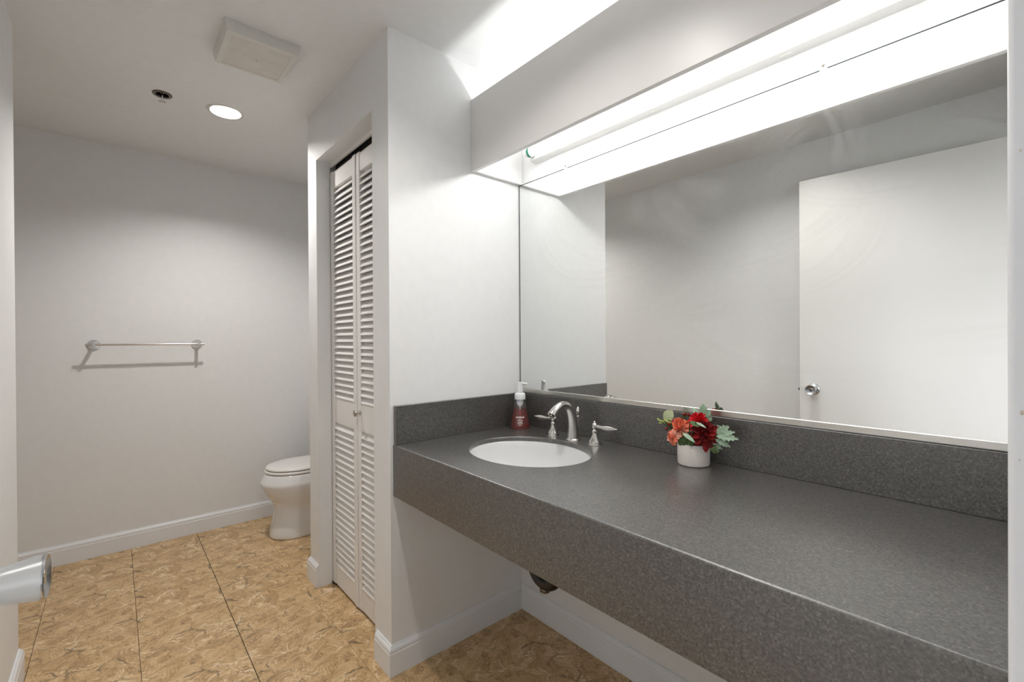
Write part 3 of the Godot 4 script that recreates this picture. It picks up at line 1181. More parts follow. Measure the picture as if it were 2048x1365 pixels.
# =====================================================================
# ceiling fittings and towel bar
# =====================================================================
func build_downlight(called: String, at: Vector3, label: String, energy: float):
	var t := thing(called, label, "lamp", at)
	var st := mb()
	lathe(st, [Vector2(0.064, 0.0), Vector2(0.066, -0.0035), Vector2(0.070, -0.0045), Vector2(0.077, -0.0035), Vector2(0.0785, 0.0)], 56, Transform3D.IDENTITY)
	part(st, "trim_ring", M.plastic, t)
	st = mb()
	lathe(st, [Vector2(0.0645, -0.001), Vector2(0.060, 0.004), Vector2(0.053, 0.022), Vector2(0.047, 0.040)], 56, Transform3D.IDENTITY)
	part(st, "reflector", M.enamel, t)
	st = mb()
	lathe(st, [Vector2(0.047, 0.040), Vector2(0.030, 0.0385), Vector2(0.0001, 0.038)], 48, Transform3D.IDENTITY)
	part(st, "lens", M.lens_glow, t)
	st = mb()
	lathe(st, [Vector2(0.0665, 0.0), Vector2(0.0665, 0.07), Vector2(0.0001, 0.072)], 40, Transform3D.IDENTITY)
	part(st, "can", M.enamel, t)
	var l := AreaLight3D.new()
	l.name = "lens_light"
	l.area_size = Vector2(0.062, 0.062)
	l.area_range = 8.0
	l.light_energy = energy
	l.light_color = Color(1.0, 0.985, 0.962)
	l.shadow_enabled = true
	t.add_child(l)
	l.transform = Transform3D(Basis(Vector3(1, 0, 0), -PI / 2), Vector3(0, 0.036, 0))

func build_vent():
	var t := thing("exhaust_fan_cover", "square white exhaust fan cover hanging proud of the ceiling", "fan cover", Vector3(0.426, CEIL, -2.007))
	var st := mb()
	# truncated pyramid housing
	var T := [Vector3(-0.128, 0, -0.131), Vector3(0.128, 0, -0.131), Vector3(0.128, 0, 0.131), Vector3(-0.128, 0, 0.131)]
	var U := [Vector3(-0.120, -0.044, -0.112), Vector3(0.116, -0.044, -0.112), Vector3(0.116, -0.044, 0.134), Vector3(-0.120, -0.044, 0.134)]
	var I := []
	for v in U:
		I.append(Vector3(v.x * 0.86, -0.044, v.z * 0.86))
	for i in 4:
		var j := (i + 1) % 4
		var n: Vector3 = (U[j] - T[i]).cross(T[j] - T[i]).normalized()
		if n.dot(T[i] + T[j] + Vector3(0, -0.05, 0)) < 0:
			n = -n
		quad(st, T[i], T[j], U[j], U[i], n)
		quad(st, U[i], U[j], I[j], I[i], Vector3.DOWN)
		quad(st, I[i], I[j], I[j] + Vector3(0, 0.0012, 0), I[i] + Vector3(0, 0.0012, 0), -(I[i] + I[j]).normalized())
	part(st, "housing", M.plastic, t)
	st = mb()
	box(st, Vector3(I[0].x, -0.0428, I[0].z), Vector3(I[2].x, -0.040, I[2].z))
	part(st, "front_panel", M.vent_panel, t)
	st = mb()
	for p in [[0.0, 0.0, 0.006, 0.012], [0.012, 0.004, 0.0015, 0.010]]:
		box(st, Vector3(p[0] - p[2] * 0.5, -0.0433, p[1] - p[3] * 0.5), Vector3(p[0] + p[2] * 0.5, -0.0427, p[1] + p[3] * 0.5))
	part(st, "emblem", mat(Color(0.72, 0.69, 0.66), 0.5), t)

func build_sprinkler():
	var t := thing("fire_sprinkler", "small metal fire sprinkler head hanging from the ceiling", "sprinkler", Vector3(0.172, CEIL, -2.652))
	var st := mb()
	lathe(st, [Vector2(0.0235, 0.002), Vector2(0.025, -0.004), Vector2(0.034, -0.0055), Vector2(0.037, -0.004), Vector2(0.0385, 0.0)], 40, Transform3D.IDENTITY)
	part(st, "escutcheon", M.bronze, t)
	st = mb()
	lathe(st, [Vector2(0.0255, -0.001), Vector2(0.0255, 0.035), Vector2(0.0001, 0.036)], 32, Transform3D.IDENTITY)
	part(st, "recess_cup", M.bronze, t)
	st = mb()
	lathe(st, [Vector2(0.010, 0.034), Vector2(0.010, 0.006), Vector2(0.007, 0.002), Vector2(0.004, 0.0)], 18, Transform3D.IDENTITY)
	part(st, "nozzle", M.bronze, t)
	st = mb()
	for s in [-1.0, 1.0]:
		tube(st, [Vector3(0, 0.006, s * 0.008), Vector3(0, -0.012, s * 0.0085), Vector3(0, -0.026, s * 0.003)], [0.0022, 0.0022, 0.0022], 10)
	tube(st, [Vector3(0, 0.002, 0), Vector3(0, -0.034, 0)], [0.0028, 0.0034], 12)
	part(st, "frame_arms", M.chrome, t)
	st = mb()
	lathe(st, [Vector2(0.0001, -0.0335), Vector2(0.009, -0.0335), Vector2(0.009, -0.0348), Vector2(0.0001, -0.0352)], 24, Transform3D.IDENTITY)
	for k in 12:
		var a := TAU * k / 12
		var b := Basis(Vector3.UP, -a)
		var c := Vector3(cos(a), 0, sin(a))
		var o := [c * 0.0088 + b.z * 0.0014, c * 0.0142 + b.z * 0.0017, c * 0.0142 - b.z * 0.0017, c * 0.0088 - b.z * 0.0014]
		for i in 4:
			o[i] += Vector3(0, -0.0348, 0)
		extrude(st, o, Vector3(0, 0.0012, 0))
	part(st, "deflector", M.satin, t)

func build_towel_bar():
	var z := 0.083
	var t := thing("towel_bar", "slim brushed metal towel bar on two round posts on the back wall", "towel bar", Vector3(0.148, 1.212, WALL_B))
	for x in [-0.240, 0.245]:
		var st := mb()
		lathe(st, [Vector2(0.0285, 0.0), Vector2(0.0285, 0.006), Vector2(0.0275, 0.0085), Vector2(0.0001, 0.0095)], 40, Transform3D(Basis(Vector3(1, 0, 0), PI / 2), Vector3(x, 0, 0)))
		part(st, "wall_plate", M.satin, t)
		st = mb()
		lathe(st, [Vector2(0.0088, 0.008), Vector2(0.0088, z + 0.009), Vector2(0.0078, z + 0.0115), Vector2(0.0001, z + 0.0118)], 24, Transform3D(Basis(Vector3(1, 0, 0), PI / 2), Vector3(x, 0, 0)))
		part(st, "post", M.satin, t)
	var st2 := mb()
	tube(st2, [Vector3(-0.274, 0, z), Vector3(0.278, 0, z)], [0.0058, 0.0058], 20)
	part(st2, "bar", M.satin, t)

# =====================================================================
# faucet
# =====================================================================
func build_faucet():
	var y := COUNTER_Y
	var t := thing("faucet", "arched brushed nickel faucet with two lever handles behind the oval sink", "faucet", Vector3(1.312, y, -1.150))
	var st := mb()
	lathe(st, [Vector2(0.0285, 0.0), Vector2(0.0285, 0.003), Vector2(0.0262, 0.0065), Vector2(0.0225, 0.0085)], 40, Transform3D.IDENTITY)
	part(st, "base_ring", M.satin, t)
	# spout: tapering neck that rises, arches to the front and flares at the mouth
	var pts := [Vector3(0, 0.004, 0), Vector3(0.0, 0.025, 0), Vector3(-0.001, 0.055, 0), Vector3(-0.006, 0.085, 0), Vector3(-0.016, 0.112, 0), Vector3(-0.031, 0.131, 0), Vector3(-0.050, 0.1395, 0), Vector3(-0.069, 0.1385, 0), Vector3(-0.088, 0.130, 0), Vector3(-0.104, 0.1185, 0), Vector3(-0.117, 0.106, 0)]
	var rads := [0.0230, 0.0215, 0.0192, 0.0175, 0.0158, 0.0140, 0.0128, 0.0130, 0.0142, 0.0158, 0.0172]
	var cv := Curve3D.new()
	for i in pts.size():
		var tn: Vector3 = (pts[mini(i + 1, pts.size() - 1)] - pts[maxi(i - 1, 0)]) / 6.0
		cv.add_point(pts[i], -tn, tn)
	var path := []
	var rad := []
	var per := 4
	for i in pts.size() - 1:
		for k in per:
			var f := float(k) / per
			path.append(cv.sample(i, f))
			rad.append(lerpf(rads[i], rads[i + 1], f))
	path.append(pts[pts.size() - 1])
	rad.append(rads[rads.size() - 1])
	st = mb()
	tube(st, path, rad, 28)
	part(st, "spout", M.satin, t)
	st = mb()
	tube(st, [Vector3(-0.1162, 0.107, 0), Vector3(-0.1205, 0.1025, 0)], [0.0115, 0.0108], 20)
	part(st, "aerator", M.bronze, t)
	# lift rod of the drain stopper
	st = mb()
	tube(st, [Vector3(0.040, 0.0, -0.010), Vector3(0.040, 0.088, -0.010)], [0.0022, 0.0022], 10)
	lathe(st, [Vector2(0.0022, 0.088), Vector2(0.0048, 0.090), Vector2(0.0052, 0.0935), Vector2(0.0030, 0.0955), Vector2(0.0042, 0.0985), Vector2(0.0068, 0.105), Vector2(0.0070, 0.109), Vector2(0.0048, 0.1155), Vector2(0.0018, 0.121), Vector2(0.0001, 0.1225)], 20, Transform3D(Basis.IDENTITY.scaled(Vector3(1.3, 1.3, 1.3)), Vector3(0.040, -0.036, -0.010)))
	part(st, "lift_rod", M.satin, t)
	handle(t, Vector3(1.318, y, -1.262) - t.position, Vector3(-0.10, 0.0, -1.0))
	handle(t, Vector3(1.316, y, -1.050) - t.position, Vector3(0.06, 0.0, 1.0))

func handle(faucet: Node3D, at: Vector3, dir: Vector3):
	var t := Node3D.new()
	t.name = "handle"
	faucet.add_child(t, true)
	t.position = at
	var st := mb()
	lathe(st, [Vector2(0.0268, 0.0), Vector2(0.0268, 0.004), Vector2(0.0255, 0.006), Vector2(0.0235, 0.0065)], 36, Transform3D.IDENTITY)
	part(st, "base_ring", M.satin, t)
	st = mb()
	lathe(st, [Vector2(0.0238, 0.0062), Vector2(0.0240, 0.009), Vector2(0.0222, 0.0125), Vector2(0.0172, 0.020), Vector2(0.0132, 0.029), Vector2(0.0110, 0.037), Vector2(0.0098, 0.044), Vector2(0.0102, 0.0455), Vector2(0.0112, 0.047), Vector2(0.0112, 0.049), Vector2(0.0088, 0.0505), Vector2(0.0068, 0.053), Vector2(0.0066, 0.057), Vector2(0.0095, 0.060), Vector2(0.0106, 0.064), Vector2(0.0104, 0.072), Vector2(0.0086, 0.0755), Vector2(0.0072, 0.0765), Vector2(0.0056, 0.0785), Vector2(0.0040, 0.0790), Vector2(0.0046, 0.0815), Vector2(0.0030, 0.0845), Vector2(0.0001, 0.0855)], 36, Transform3D.IDENTITY, 0.6)
	part(st, "bell", M.satin, t)
	st = mb()
	var d := dir.normalized()
	var path := []
	var rad := []
	for q in [[0.008, 0.0052], [0.014, 0.0050], [0.0165, 0.0068], [0.0185, 0.0072], [0.020, 0.0056], [0.026, 0.0054], [0.034, 0.0066], [0.044, 0.0088], [0.054, 0.0102], [0.062, 0.0104], [0.072, 0.0090], [0.080, 0.0066], [0.087, 0.0040], [0.0905, 0.0030], [0.093, 0.0032], [0.0955, 0.0018]]:
		path.append(d * q[0] + Vector3.UP * (0.0675 - 0.0035 * sin(q[0] * 30.0)))
		rad.append(q[1])
	tube(st, path, rad, 20)
	part(st, "lever", M.satin, t)

# =====================================================================
# soap bottle
# =====================================================================
func build_soap():
	var base := Vector3(1.322, COUNTER_Y, -1.462)
	var t := thing("soap_bottle", "red foaming hand soap bottle with white pump in the counter corner", "soap bottle", base)
	var body := [Vector2(0.0385, 0.0), Vector2(0.0412, 0.002), Vector2(0.0418, 0.006), Vector2(0.0398, 0.022), Vector2(0.0355, 0.048), Vector2(0.0300, 0.078), Vector2(0.0262, 0.100), Vector2(0.0240, 0.114), Vector2(0.0222, 0.121), Vector2(0.0205, 0.125), Vector2(0.0205, 0.130)]
	var clear := mat(Color(0.95, 0.93, 0.92, 0.04), 0.03)
	clear.transparency = BaseMaterial3D.TRANSPARENCY_ALPHA
	var st := mb()
	lathe(st, [Vector2(0.0001, 0.0)] + body, 48, Transform3D.IDENTITY)
	part(st, "bottle_shell", clear, t)
	var soap := mat(Color(0.60, 0.085, 0.05), 0.02)
	soap.refraction_enabled = true
	soap.refraction_scale = 0.033
	soap.transparency = BaseMaterial3D.TRANSPARENCY_ALPHA
	soap.albedo_color.a = 0.36
	var liq := [Vector2(0.0001, 0.0022)]
	for p in body:
		if p.y <= 0.080:
			liq.append(Vector2(p.x - 0.0012, maxf(p.y, 0.0022)))
	liq.append(Vector2(0.0280, 0.083))
	liq.append(Vector2(0.0001, 0.083))
	st = mb()
	lathe(st, liq, 48, Transform3D.IDENTITY)
	part(st, "liquid_soap", soap, t)
	var white := mat(Color(0.91, 0.915, 0.92), 0.3)
	white.subsurf_scatter_enabled = true
	white.subsurf_scatter_strength = 0.2
	st = mb()
	lathe(st, [Vector2(0.0145, 0.104), Vector2(0.0145, 0.124), Vector2(0.0001, 0.124)], 32, Transform3D.IDENTITY)
	lathe(st, [Vector2(0.0001, 0.095), Vector2(0.010, 0.096), Vector2(0.010, 0.104), Vector2(0.0145, 0.104)], 32, Transform3D.IDENTITY)
	lathe(st, [Vector2(0.0030, 0.010), Vector2(0.0030, 0.095)], 12, Transform3D.IDENTITY)
	part(st, "pump_insert", white, t)
	st = mb()
	lathe(st, [Vector2(0.0206, 0.1245), Vector2(0.0236, 0.125), Vector2(0.0238, 0.127), Vector2(0.0236, 0.143), Vector2(0.0222, 0.149), Vector2(0.0190, 0.1525), Vector2(0.0150, 0.1535), Vector2(0.0128, 0.154)], 40, Transform3D.IDENTITY)
	part(st, "collar", white, t)
	st = mb()
	lathe(st, [Vector2(0.0135, 0.153), Vector2(0.0130, 0.168), Vector2(0.0122, 0.186), Vector2(0.0125, 0.194), Vector2(0.0118, 0.1985), Vector2(0.0001, 0.2005)], 32, Transform3D.IDENTITY)
	tube(st, [Vector3(0, 0.1925, 0), Vector3(0.010, 0.1930, 0.010), Vector3(0.020, 0.1925, 0.019), Vector3(0.0235, 0.1905, 0.022)], [0.0075, 0.0062, 0.0048, 0.0042], 16)
	part(st, "pump_head", white, t)
	# the printed panel: word and small print bent round the cone
	var ink := mat(Color(0.95, 0.93, 0.92), 0.5)
	var tx := TextMesh.new()
	var sf := SystemFont.new()
	sf.font_names = PackedStringArray(["Droid Sans"])
	sf.font_weight = 700
	tx.font = sf
	tx.text = "method."
	tx.font_size = 32
	tx.pixel_size = 0.00031
	tx.depth = 0.0
	tx.curve_step = 2.0
	var arr := tx.get_mesh_arrays()
	var vs: PackedVector3Array = arr[Mesh.ARRAY_VERTEX]
	var ix: PackedInt32Array = arr[Mesh.ARRAY_INDEX]
	var facing := atan2(-base.z, -base.x)          # the print looks to the room
	st = mb()
	for k in range(0, ix.size(), 3):
		var p: Array[Vector3] = []
		for i in 3:
			p.append(on_cone(vs[ix[k + i]].x, 0.052 + vs[ix[k + i]].y, facing))
		var n := Vector3(cos(facing), 0.25, sin(facing)).normalized()
		if (p[1] - p[0]).cross(p[2] - p[0]).length() > 1e-12:
			tri(st, p[0], p[1], p[2], n, n, n)
	var r := RandomNumberGenerator.new()
	r.seed = 3
	for row in [[0.044, 0.013, 0.0007], [0.0395, 0.025, 0.0008], [0.0348, 0.018, 0.0006], [0.0315, 0.021, 0.0006], [0.0280, 0.023, 0.0006], [0.0245, 0.021, 0.0006], [0.0185, 0.013, 0.0010]]:
		var x: float = -row[1] * 0.5
		while x < row[1] * 0.5:
			var w := r.randf_range(0.0010, 0.0030)
			var a := on_cone(x, row[0] - row[2], facing)
			var b := on_cone(x + w, row[0] - row[2], facing)
			var c := on_cone(x + w, row[0] + row[2], facing)
			var d := on_cone(x, row[0] + row[2], facing)
			quad(st, a, b, c, d, Vector3(cos(facing), 0.25, sin(facing)).normalized())
			x += w + 0.0006
	part(st, "label_print", ink, t)

func on_cone(x: float, y: float, facing: float) -> Vector3:
	var rad := lerpf(0.0399, 0.0301, (y - 0.022) / 0.056) + 0.0004
	var a := facing - x / rad
	return Vector3(cos(a) * rad, y, sin(a) * rad)

# =====================================================================
# flowers
# =====================================================================
# a curved petal: grows along +y, cups towards +z
func petal(ln: float, wd: float, curl: float, cup: float, ruffle: float, sharp: float, sd: int) -> Mesh:
	var st := mb()
	st.set_smooth_group(0)
	var nu := 4
	var nv := 5
	var r := RandomNumberGenerator.new()
	r.seed = sd
	var g := []
	for j in nv + 1:
		var v := float(j) / nv
		var half := wd * 0.5 * (0.28 + 0.72 * sin(minf(v * 1.75, PI * 0.5))) * (1.0 if v < 0.7 else sqrt(maxf(0.0, 1.0 - pow((v - 0.7) / 0.3, 2.0) * sharp)))
		var an := curl * v * v
		var row := []
		for i in nu + 1:
			var u := float(i) / nu * 2.0 - 1.0
			var y := ln * v * (1.0 - 0.25 * v * absf(curl) * 0.5)
			var z := -ln * v * sin(an) * 0.75 + cup * wd * u * u * sin(v * PI * 0.8) + (r.randf_range(-ruffle, ruffle) if j > 2 else 0.0)
			row.append(Vector3(u * half, y, z))
		g.append(row)
	for j in nv:
		for i in nu:
			for p in [g[j][i], g[j + 1][i + 1], g[j][i + 1], g[j][i], g[j + 1][i], g[j + 1][i + 1]]:
				st.add_vertex(p)
	st.generate_normals()
	return st.commit()

# a lobed leaf, midrib along +y, with folded blade
func leaf_mesh(ln: float, wd: float, lobes: int, depth: float, bend: float) -> Mesh:
	var st := mb()
	st.set_smooth_group(0)
	var n := lobes * 4
	for s in [-1.0, 1.0]:
		for j in n:
			var q := []
			for e in 2:
				var v := float(j + e) / n
				var env := sin(PI * pow(v, 0.8)) * (1.0 - 0.15 * v)
				var saw := 1.0 - depth * absf(fposmod((v * lobes), 1.0) * 2.0 - 1.0)
				var w := wd * 0.5 * env * saw
				var y := ln * v
				var z := -bend * ln * v * v
				q.append([Vector3(0, y, z), Vector3(s * w * 0.55, y + w * 0.25, z + w * 0.22), Vector3(s * w, y + w * 0.45, z + w * 0.12)])
			for k in 2:
				var a: Vector3 = q[0][k]
				var b: Vector3 = q[0][k + 1]
				var c: Vector3 = q[1][k + 1]
				var d: Vector3 = q[1][k]
				for p in ([a, c, b, a, d, c] if s > 0 else [a, b, c, a, c, d]):
					st.add_vertex(p)
	st.generate_normals()
	return st.commit()

func aim(y_dir: Vector3, face: Vector3) -> Basis:
	var y := y_dir.normalized()
	var x := y.cross(face).normalized()
	return Basis(x, y, x.cross(y))

func soft(col: Color, rough := 0.75) -> StandardMaterial3D:
	var m := mat(col, rough)
	m.backlight_enabled = true
	m.backlight = Color(col.r * 0.25, col.g * 0.25, col.b * 0.25)
	m.cull_mode = BaseMaterial3D.CULL_DISABLED
	return m

# rings of petals round an axis that looks along dir
func flower(called: String, label: String, at: Vector3, dir: Vector3, rings: Array, core: Array, stem_to: Vector3, sd: int):
	var t := thing(called, label, "flower", at)
	var r := RandomNumberGenerator.new()
	r.seed = sd
	var ax := dir.normalized()
	var side := ax.cross(Vector3.UP if absf(ax.y) < 0.9 else Vector3.RIGHT).normalized()
	var other := side.cross(ax)
	for ring in rings:
		var meshes: Array[Mesh] = []
		for k in 3:
			meshes.append(petal(ring.ln * r.randf_range(0.9, 1.1), ring.wd, ring.curl, ring.cup, ring.get("ruffle", 0.0008), ring.get("sharp", 0.75), sd * 10 + k))
		for k in ring.n:
			var a: float = TAU * (k + ring.get("turn", 0.0) + r.randf_range(-0.18, 0.18)) / ring.n
			var out := side * cos(a) + other * sin(a)
			var el := deg_to_rad(ring.open + r.randf_range(-7.0, 7.0))     # 0: along the axis, 90: flat
			var grow := ax * cos(el) + out * sin(el)
			var b := aim(grow, ax * sin(el) - out * cos(el))
			var sc := r.randf_range(0.9, 1.1)
			inst(meshes[k % 3], "petal", ring.cols[r.randi() % ring.cols.size()], t, Transform3D(b.scaled(Vector3.ONE * sc), ax * ring.lift + out * ring.get("rad", 0.002)))
	if core.size():
		var st := mb()
		lathe(st, [Vector2(0.0001, -core[0] * 0.8), Vector2(core[0] * 0.7, -core[0] * 0.5), Vector2(core[0], 0.0), Vector2(core[0] * 0.7, core[0] * 0.6), Vector2(0.0001, core[0] * 0.85)], 14, Transform3D(Basis(side, ax, -other), Vector3.ZERO))
		part(st, "flower_heart", core[1], t)
	var s2 := mb()
	var p1 := stem_to - at
	tube(s2, [Vector3.ZERO, -ax * 0.012, (p1 - ax * 0.02) * 0.5, p1], [0.0025, 0.0022, 0.002, 0.002], 8)
	part(s2, "stem", M.stem, t)

func leaf_sprig(called: String, label: String, from: Vector3, blades: Array, m: Material):
	# blades: [base, tip, width, lobes, depth, bend, facing]
	var t := thing(called, label, "leaf", from)
	var s := mb()
	for b in blades:
		var bs: Vector3 = b[0] - from
		var tip: Vector3 = b[1] - from
		var ln := bs.distance_to(tip)
		inst(leaf_mesh(ln, b[2], b[3], b[4], b[5]), "leaf_blade", m, t, Transform3D(aim(tip - bs, b[6]), bs))
		tube(s, [Vector3.ZERO, bs * 0.5 + Vector3(0, 0.004, 0), bs], [0.0018, 0.0016, 0.0012], 7)
	part(s, "stem", M.stem, t)

func build_flowers():
	var vc := Vector3(1.332, COUNTER_Y, -0.682)
	var vase := thing("flower_vase", "small plain white ceramic vase full of artificial flowers", "vase", vc)
	var st := mb()
	lathe(st, [Vector2(0.0001, 0.0), Vector2(0.042, 0.0), Vector2(0.0455, 0.002), Vector2(0.0468, 0.006), Vector2(0.0472, 0.03), Vector2(0.0472, 0.064), Vector2(0.0466, 0.0655), Vector2(0.0452, 0.0655), Vector2(0.0445, 0.064), Vector2(0.0440, 0.03), Vector2(0.0430, 0.008), Vector2(0.0001, 0.006)], 56, Transform3D.IDENTITY)
	part(st, "vase_body", mat(Color(0.90, 0.875, 0.855), 0.18), vase)
	st = mb()
	lathe(st, [Vector2(0.0436, 0.054), Vector2(0.030, 0.058), Vector2(0.0001, 0.060)], 24, Transform3D.IDENTITY)
	part(st, "foam", mat(Color(0.16, 0.22, 0.13), 0.95), vase)
	M.stem = mat(Color(0.22, 0.30, 0.15), 0.7)
	var to_eye := (EYE - vc).normalized()
	var mouth := vc + Vector3(0, 0.058, 0)
	var coral := [soft(Color(0.97, 0.55, 0.42)), soft(Color(0.975, 0.63, 0.51)), soft(Color(0.95, 0.47, 0.33)), soft(Color(0.98, 0.72, 0.63))]
	var red := [soft(Color(0.86, 0.06, 0.13)), soft(Color(0.78, 0.03, 0.09)), soft(Color(0.92, 0.13, 0.20))]
	var wine := [soft(Color(0.42, 0.02, 0.035)), soft(Color(0.50, 0.03, 0.04)), soft(Color(0.57, 0.05, 0.05))]
	# coral peonies
	var p := at_x(1361, 854, 1.318)
	flower("coral_peony", "large coral peony bloom above the smaller coral bloom", p, to_eye + Vector3(-0.25, 0.55, -0.55), [
		{"n": 8, "ln": 0.031, "wd": 0.026, "curl": 0.4, "cup": 0.25, "open": 88.0, "lift": -0.006, "cols": coral, "ruffle": 0.0015, "sharp": 0.5},
		{"n": 7, "ln": 0.027, "wd": 0.024, "curl": -0.5, "cup": 0.3, "open": 62.0, "lift": -0.004, "cols": coral, "ruffle": 0.0015, "turn": 0.5, "sharp": 0.5},
		{"n": 6, "ln": 0.023, "wd": 0.020, "curl": -0.9, "cup": 0.35, "open": 36.0, "lift": -0.002, "cols": coral, "ruffle": 0.0012, "sharp": 0.5},
		{"n": 5, "ln": 0.018, "wd": 0.015, "curl": -1.0, "cup": 0.4, "open": 14.0, "lift": 0.0, "cols": coral, "ruffle": 0.001, "turn": 0.3, "sharp": 0.5}], [0.006, coral[0]], mouth + Vector3(-0.01, 0, -0.02), 51)
	p = at_x(1345, 874, 1.302)
	flower("coral_peony", "small coral bloom drooping over the vase rim", p, to_eye + Vector3(-0.2, -0.15, -0.7), [
		{"n": 7, "ln": 0.024, "wd": 0.020, "curl": 0.3, "cup": 0.25, "open": 80.0, "lift": -0.004, "cols": coral, "ruffle": 0.0012, "sharp": 0.6},
		{"n": 6, "ln": 0.020, "wd": 0.016, "curl": -0.6, "cup": 0.3, "open": 50.0, "lift": -0.002, "cols": coral, "turn": 0.5, "sharp": 0.6},
		{"n": 5, "ln": 0.015, "wd": 0.012, "curl": -0.8, "cup": 0.4, "open": 18.0, "lift": 0.0, "cols": coral, "sharp": 0.6}], [0.005, coral[0]], mouth + Vector3(-0.02, 0, -0.02), 52)
	# bright red pompon
	p = at_x(1398, 841, 1.334)
	flower("red_chrysanthemum", "bright red ruffled bloom at the top of the bouquet", p, to_eye + Vector3(0.2, 0.9, 0.1), [
		{"n": 12, "ln": 0.029, "wd": 0.011, "curl": 0.2, "cup": 0.3, "open": 92.0, "lift": -0.006, "cols": red, "sharp": 0.9},
		{"n": 12, "ln": 0.027, "wd": 0.010, "curl": -0.2, "cup": 0.3, "open": 70.0, "lift": -0.003, "cols": red, "turn": 0.5, "sharp": 0.9},
		{"n": 11, "ln": 0.024, "wd": 0.009, "curl": -0.3, "cup": 0.3, "open": 48.0, "lift": 0.0, "cols": red, "sharp": 0.9},
		{"n": 9, "ln": 0.020, "wd": 0.008, "curl": -0.3, "cup": 0.3, "open": 26.0, "lift": 0.0, "cols": red, "turn": 0.5, "sharp": 0.9},
		{"n": 6, "ln": 0.016, "wd": 0.007, "curl": -0.3, "cup": 0.3, "open": 8.0, "lift": 0.0, "cols": red, "sharp": 0.9}], [0.006, red[1]], mouth, 53)
	# dark wine dahlia
	p = at_x(1410, 869, 1.316)
	flower("burgundy_dahlia", "big dark burgundy dahlia facing the room from the bouquet", p, to_eye + Vector3(0.0, 0.15, 0.12), [
		{"n": 12, "ln": 0.050, "wd": 0.017, "curl": 0.25, "cup": 0.22, "open": 92.0, "lift": -0.010, "cols": wine, "sharp": 0.95},
		{"n": 11, "ln": 0.044, "wd": 0.016, "curl": -0.1, "cup": 0.24, "open": 76.0, "lift": -0.006, "cols": wine, "turn": 0.5, "sharp": 0.95},
		{"n": 10, "ln": 0.036, "wd": 0.014, "curl": -0.3, "cup": 0.28, "open": 58.0, "lift": -0.003, "cols": wine, "sharp": 0.9},
		{"n": 9, "ln": 0.028, "wd": 0.012, "curl": -0.6, "cup": 0.3, "open": 38.0, "lift": 0.0, "cols": wine, "turn": 0.5, "sharp": 0.8},
		{"n": 7, "ln": 0.021, "wd": 0.010, "curl": -0.9, "cup": 0.35, "open": 18.0, "lift": 0.002, "cols": wine, "sharp": 0.7}], [0.008, wine[0]], mouth + Vector3(-0.01, 0, 0.01), 54)
	# small dark buds on the coral side
	var bud_spots := [[1333, 858, 1.315], [1338, 849, 1.318], [1346, 843, 1.325], [1377, 830, 1.335], [1369, 829, 1.336]]
	for i in bud_spots.size():
		var q = bud_spots[i]
		p = at_x(q[0], q[1], q[2])
		var b := thing("wine_berry", ["dark red berry touching both coral blooms", "dark red berry against the lime sprig and large coral bloom", "dark red berry between pale leaf and large coral bloom", "dark red berry touching the bright red bloom", "dark red berry between dark leaf and bright red bloom"][i], "berry", p, "dark berries in the bouquet")
		st = mb()
		lathe(st, [Vector2(0.0001, -0.0055), Vector2(0.0042, -0.0035), Vector2(0.0055, 0.0), Vector2(0.0042, 0.0038), Vector2(0.0012, 0.0054), Vector2(0.0001, 0.0055)], 12, Transform3D(aim(to_eye + Vector3(0, 0.6, 0), Vector3.RIGHT), Vector3.ZERO))
		part(st, "berry_skin", wine[i % 3], b)
		st = mb()
		tube(st, [Vector3.ZERO, (mouth - p) * 0.5 + Vector3(0, -0.004, 0), mouth - p], [0.0014, 0.0014, 0.0014], 6)
		part(st, "stem", M.stem, b)
	# foliage
	var sage := soft(Color(0.60, 0.69, 0.60))
	var sage2 := soft(Color(0.52, 0.63, 0.52))
	var green := soft(Color(0.27, 0.36, 0.19))
	var green2 := soft(Color(0.33, 0.40, 0.24))
	var palegreen := soft(Color(0.72, 0.76, 0.60))
	var lime := soft(Color(0.66, 0.70, 0.36))
	var rim := mouth + Vector3(-0.01, 0.006, 0.02)
	leaf_sprig("sage_leaf_sprig", "sage green lobed leaves fanning out beside the burgundy dahlia", rim, [
		[at_x(1432, 868, 1.325), at_x(1458, 853, 1.338), 0.032, 4, 0.42, 0.12, to_eye],
		[at_x(1432, 873, 1.322), at_x(1477, 877, 1.335), 0.030, 5, 0.45, 0.15, to_eye + Vector3(0, 0.4, 0)],
		[at_x(1430, 879, 1.320), at_x(1462, 893, 1.330), 0.026, 5, 0.45, 0.2, to_eye + Vector3(0, 0.4, 0)],
		[at_x(1434, 870, 1.326), at_x(1470, 864, 1.338), 0.024, 5, 0.45, 0.12, to_eye + Vector3(0, 0.2, 0)],
		[at_x(1424, 886, 1.318), at_x(1446, 898, 1.325), 0.020, 4, 0.42, 0.2, to_eye + Vector3(0, 0.5, 0)]], sage)
	leaf_sprig("sage_leaf_sprig", "sage green leaves standing up behind the bright red bloom", mouth + Vector3(0.01, 0.0, 0.0), [
		[at_x(1404, 833, 1.345), at_x(1407, 808, 1.352), 0.024, 3, 0.25, 0.1, to_eye],
		[at_x(1408, 836, 1.345), at_x(1420, 821, 1.352), 0.024, 3, 0.25, 0.15, to_eye],
		[at_x(1412, 842, 1.345), at_x(1424, 836, 1.352), 0.018, 3, 0.25, 0.15, to_eye],
		[at_x(1398, 835, 1.350), at_x(1384, 813, 1.366), 0.016, 3, 0.25, 0.15, to_eye]], sage2)
	leaf_sprig("sage_leaf_sprig", "sage green leaf tip beside the red and burgundy blooms", mouth + Vector3(0.012, 0.0, 0.012), [
		[at_x(1424, 862, 1.330), at_x(1437, 851, 1.338), 0.020, 3, 0.3, 0.1, to_eye]], sage)
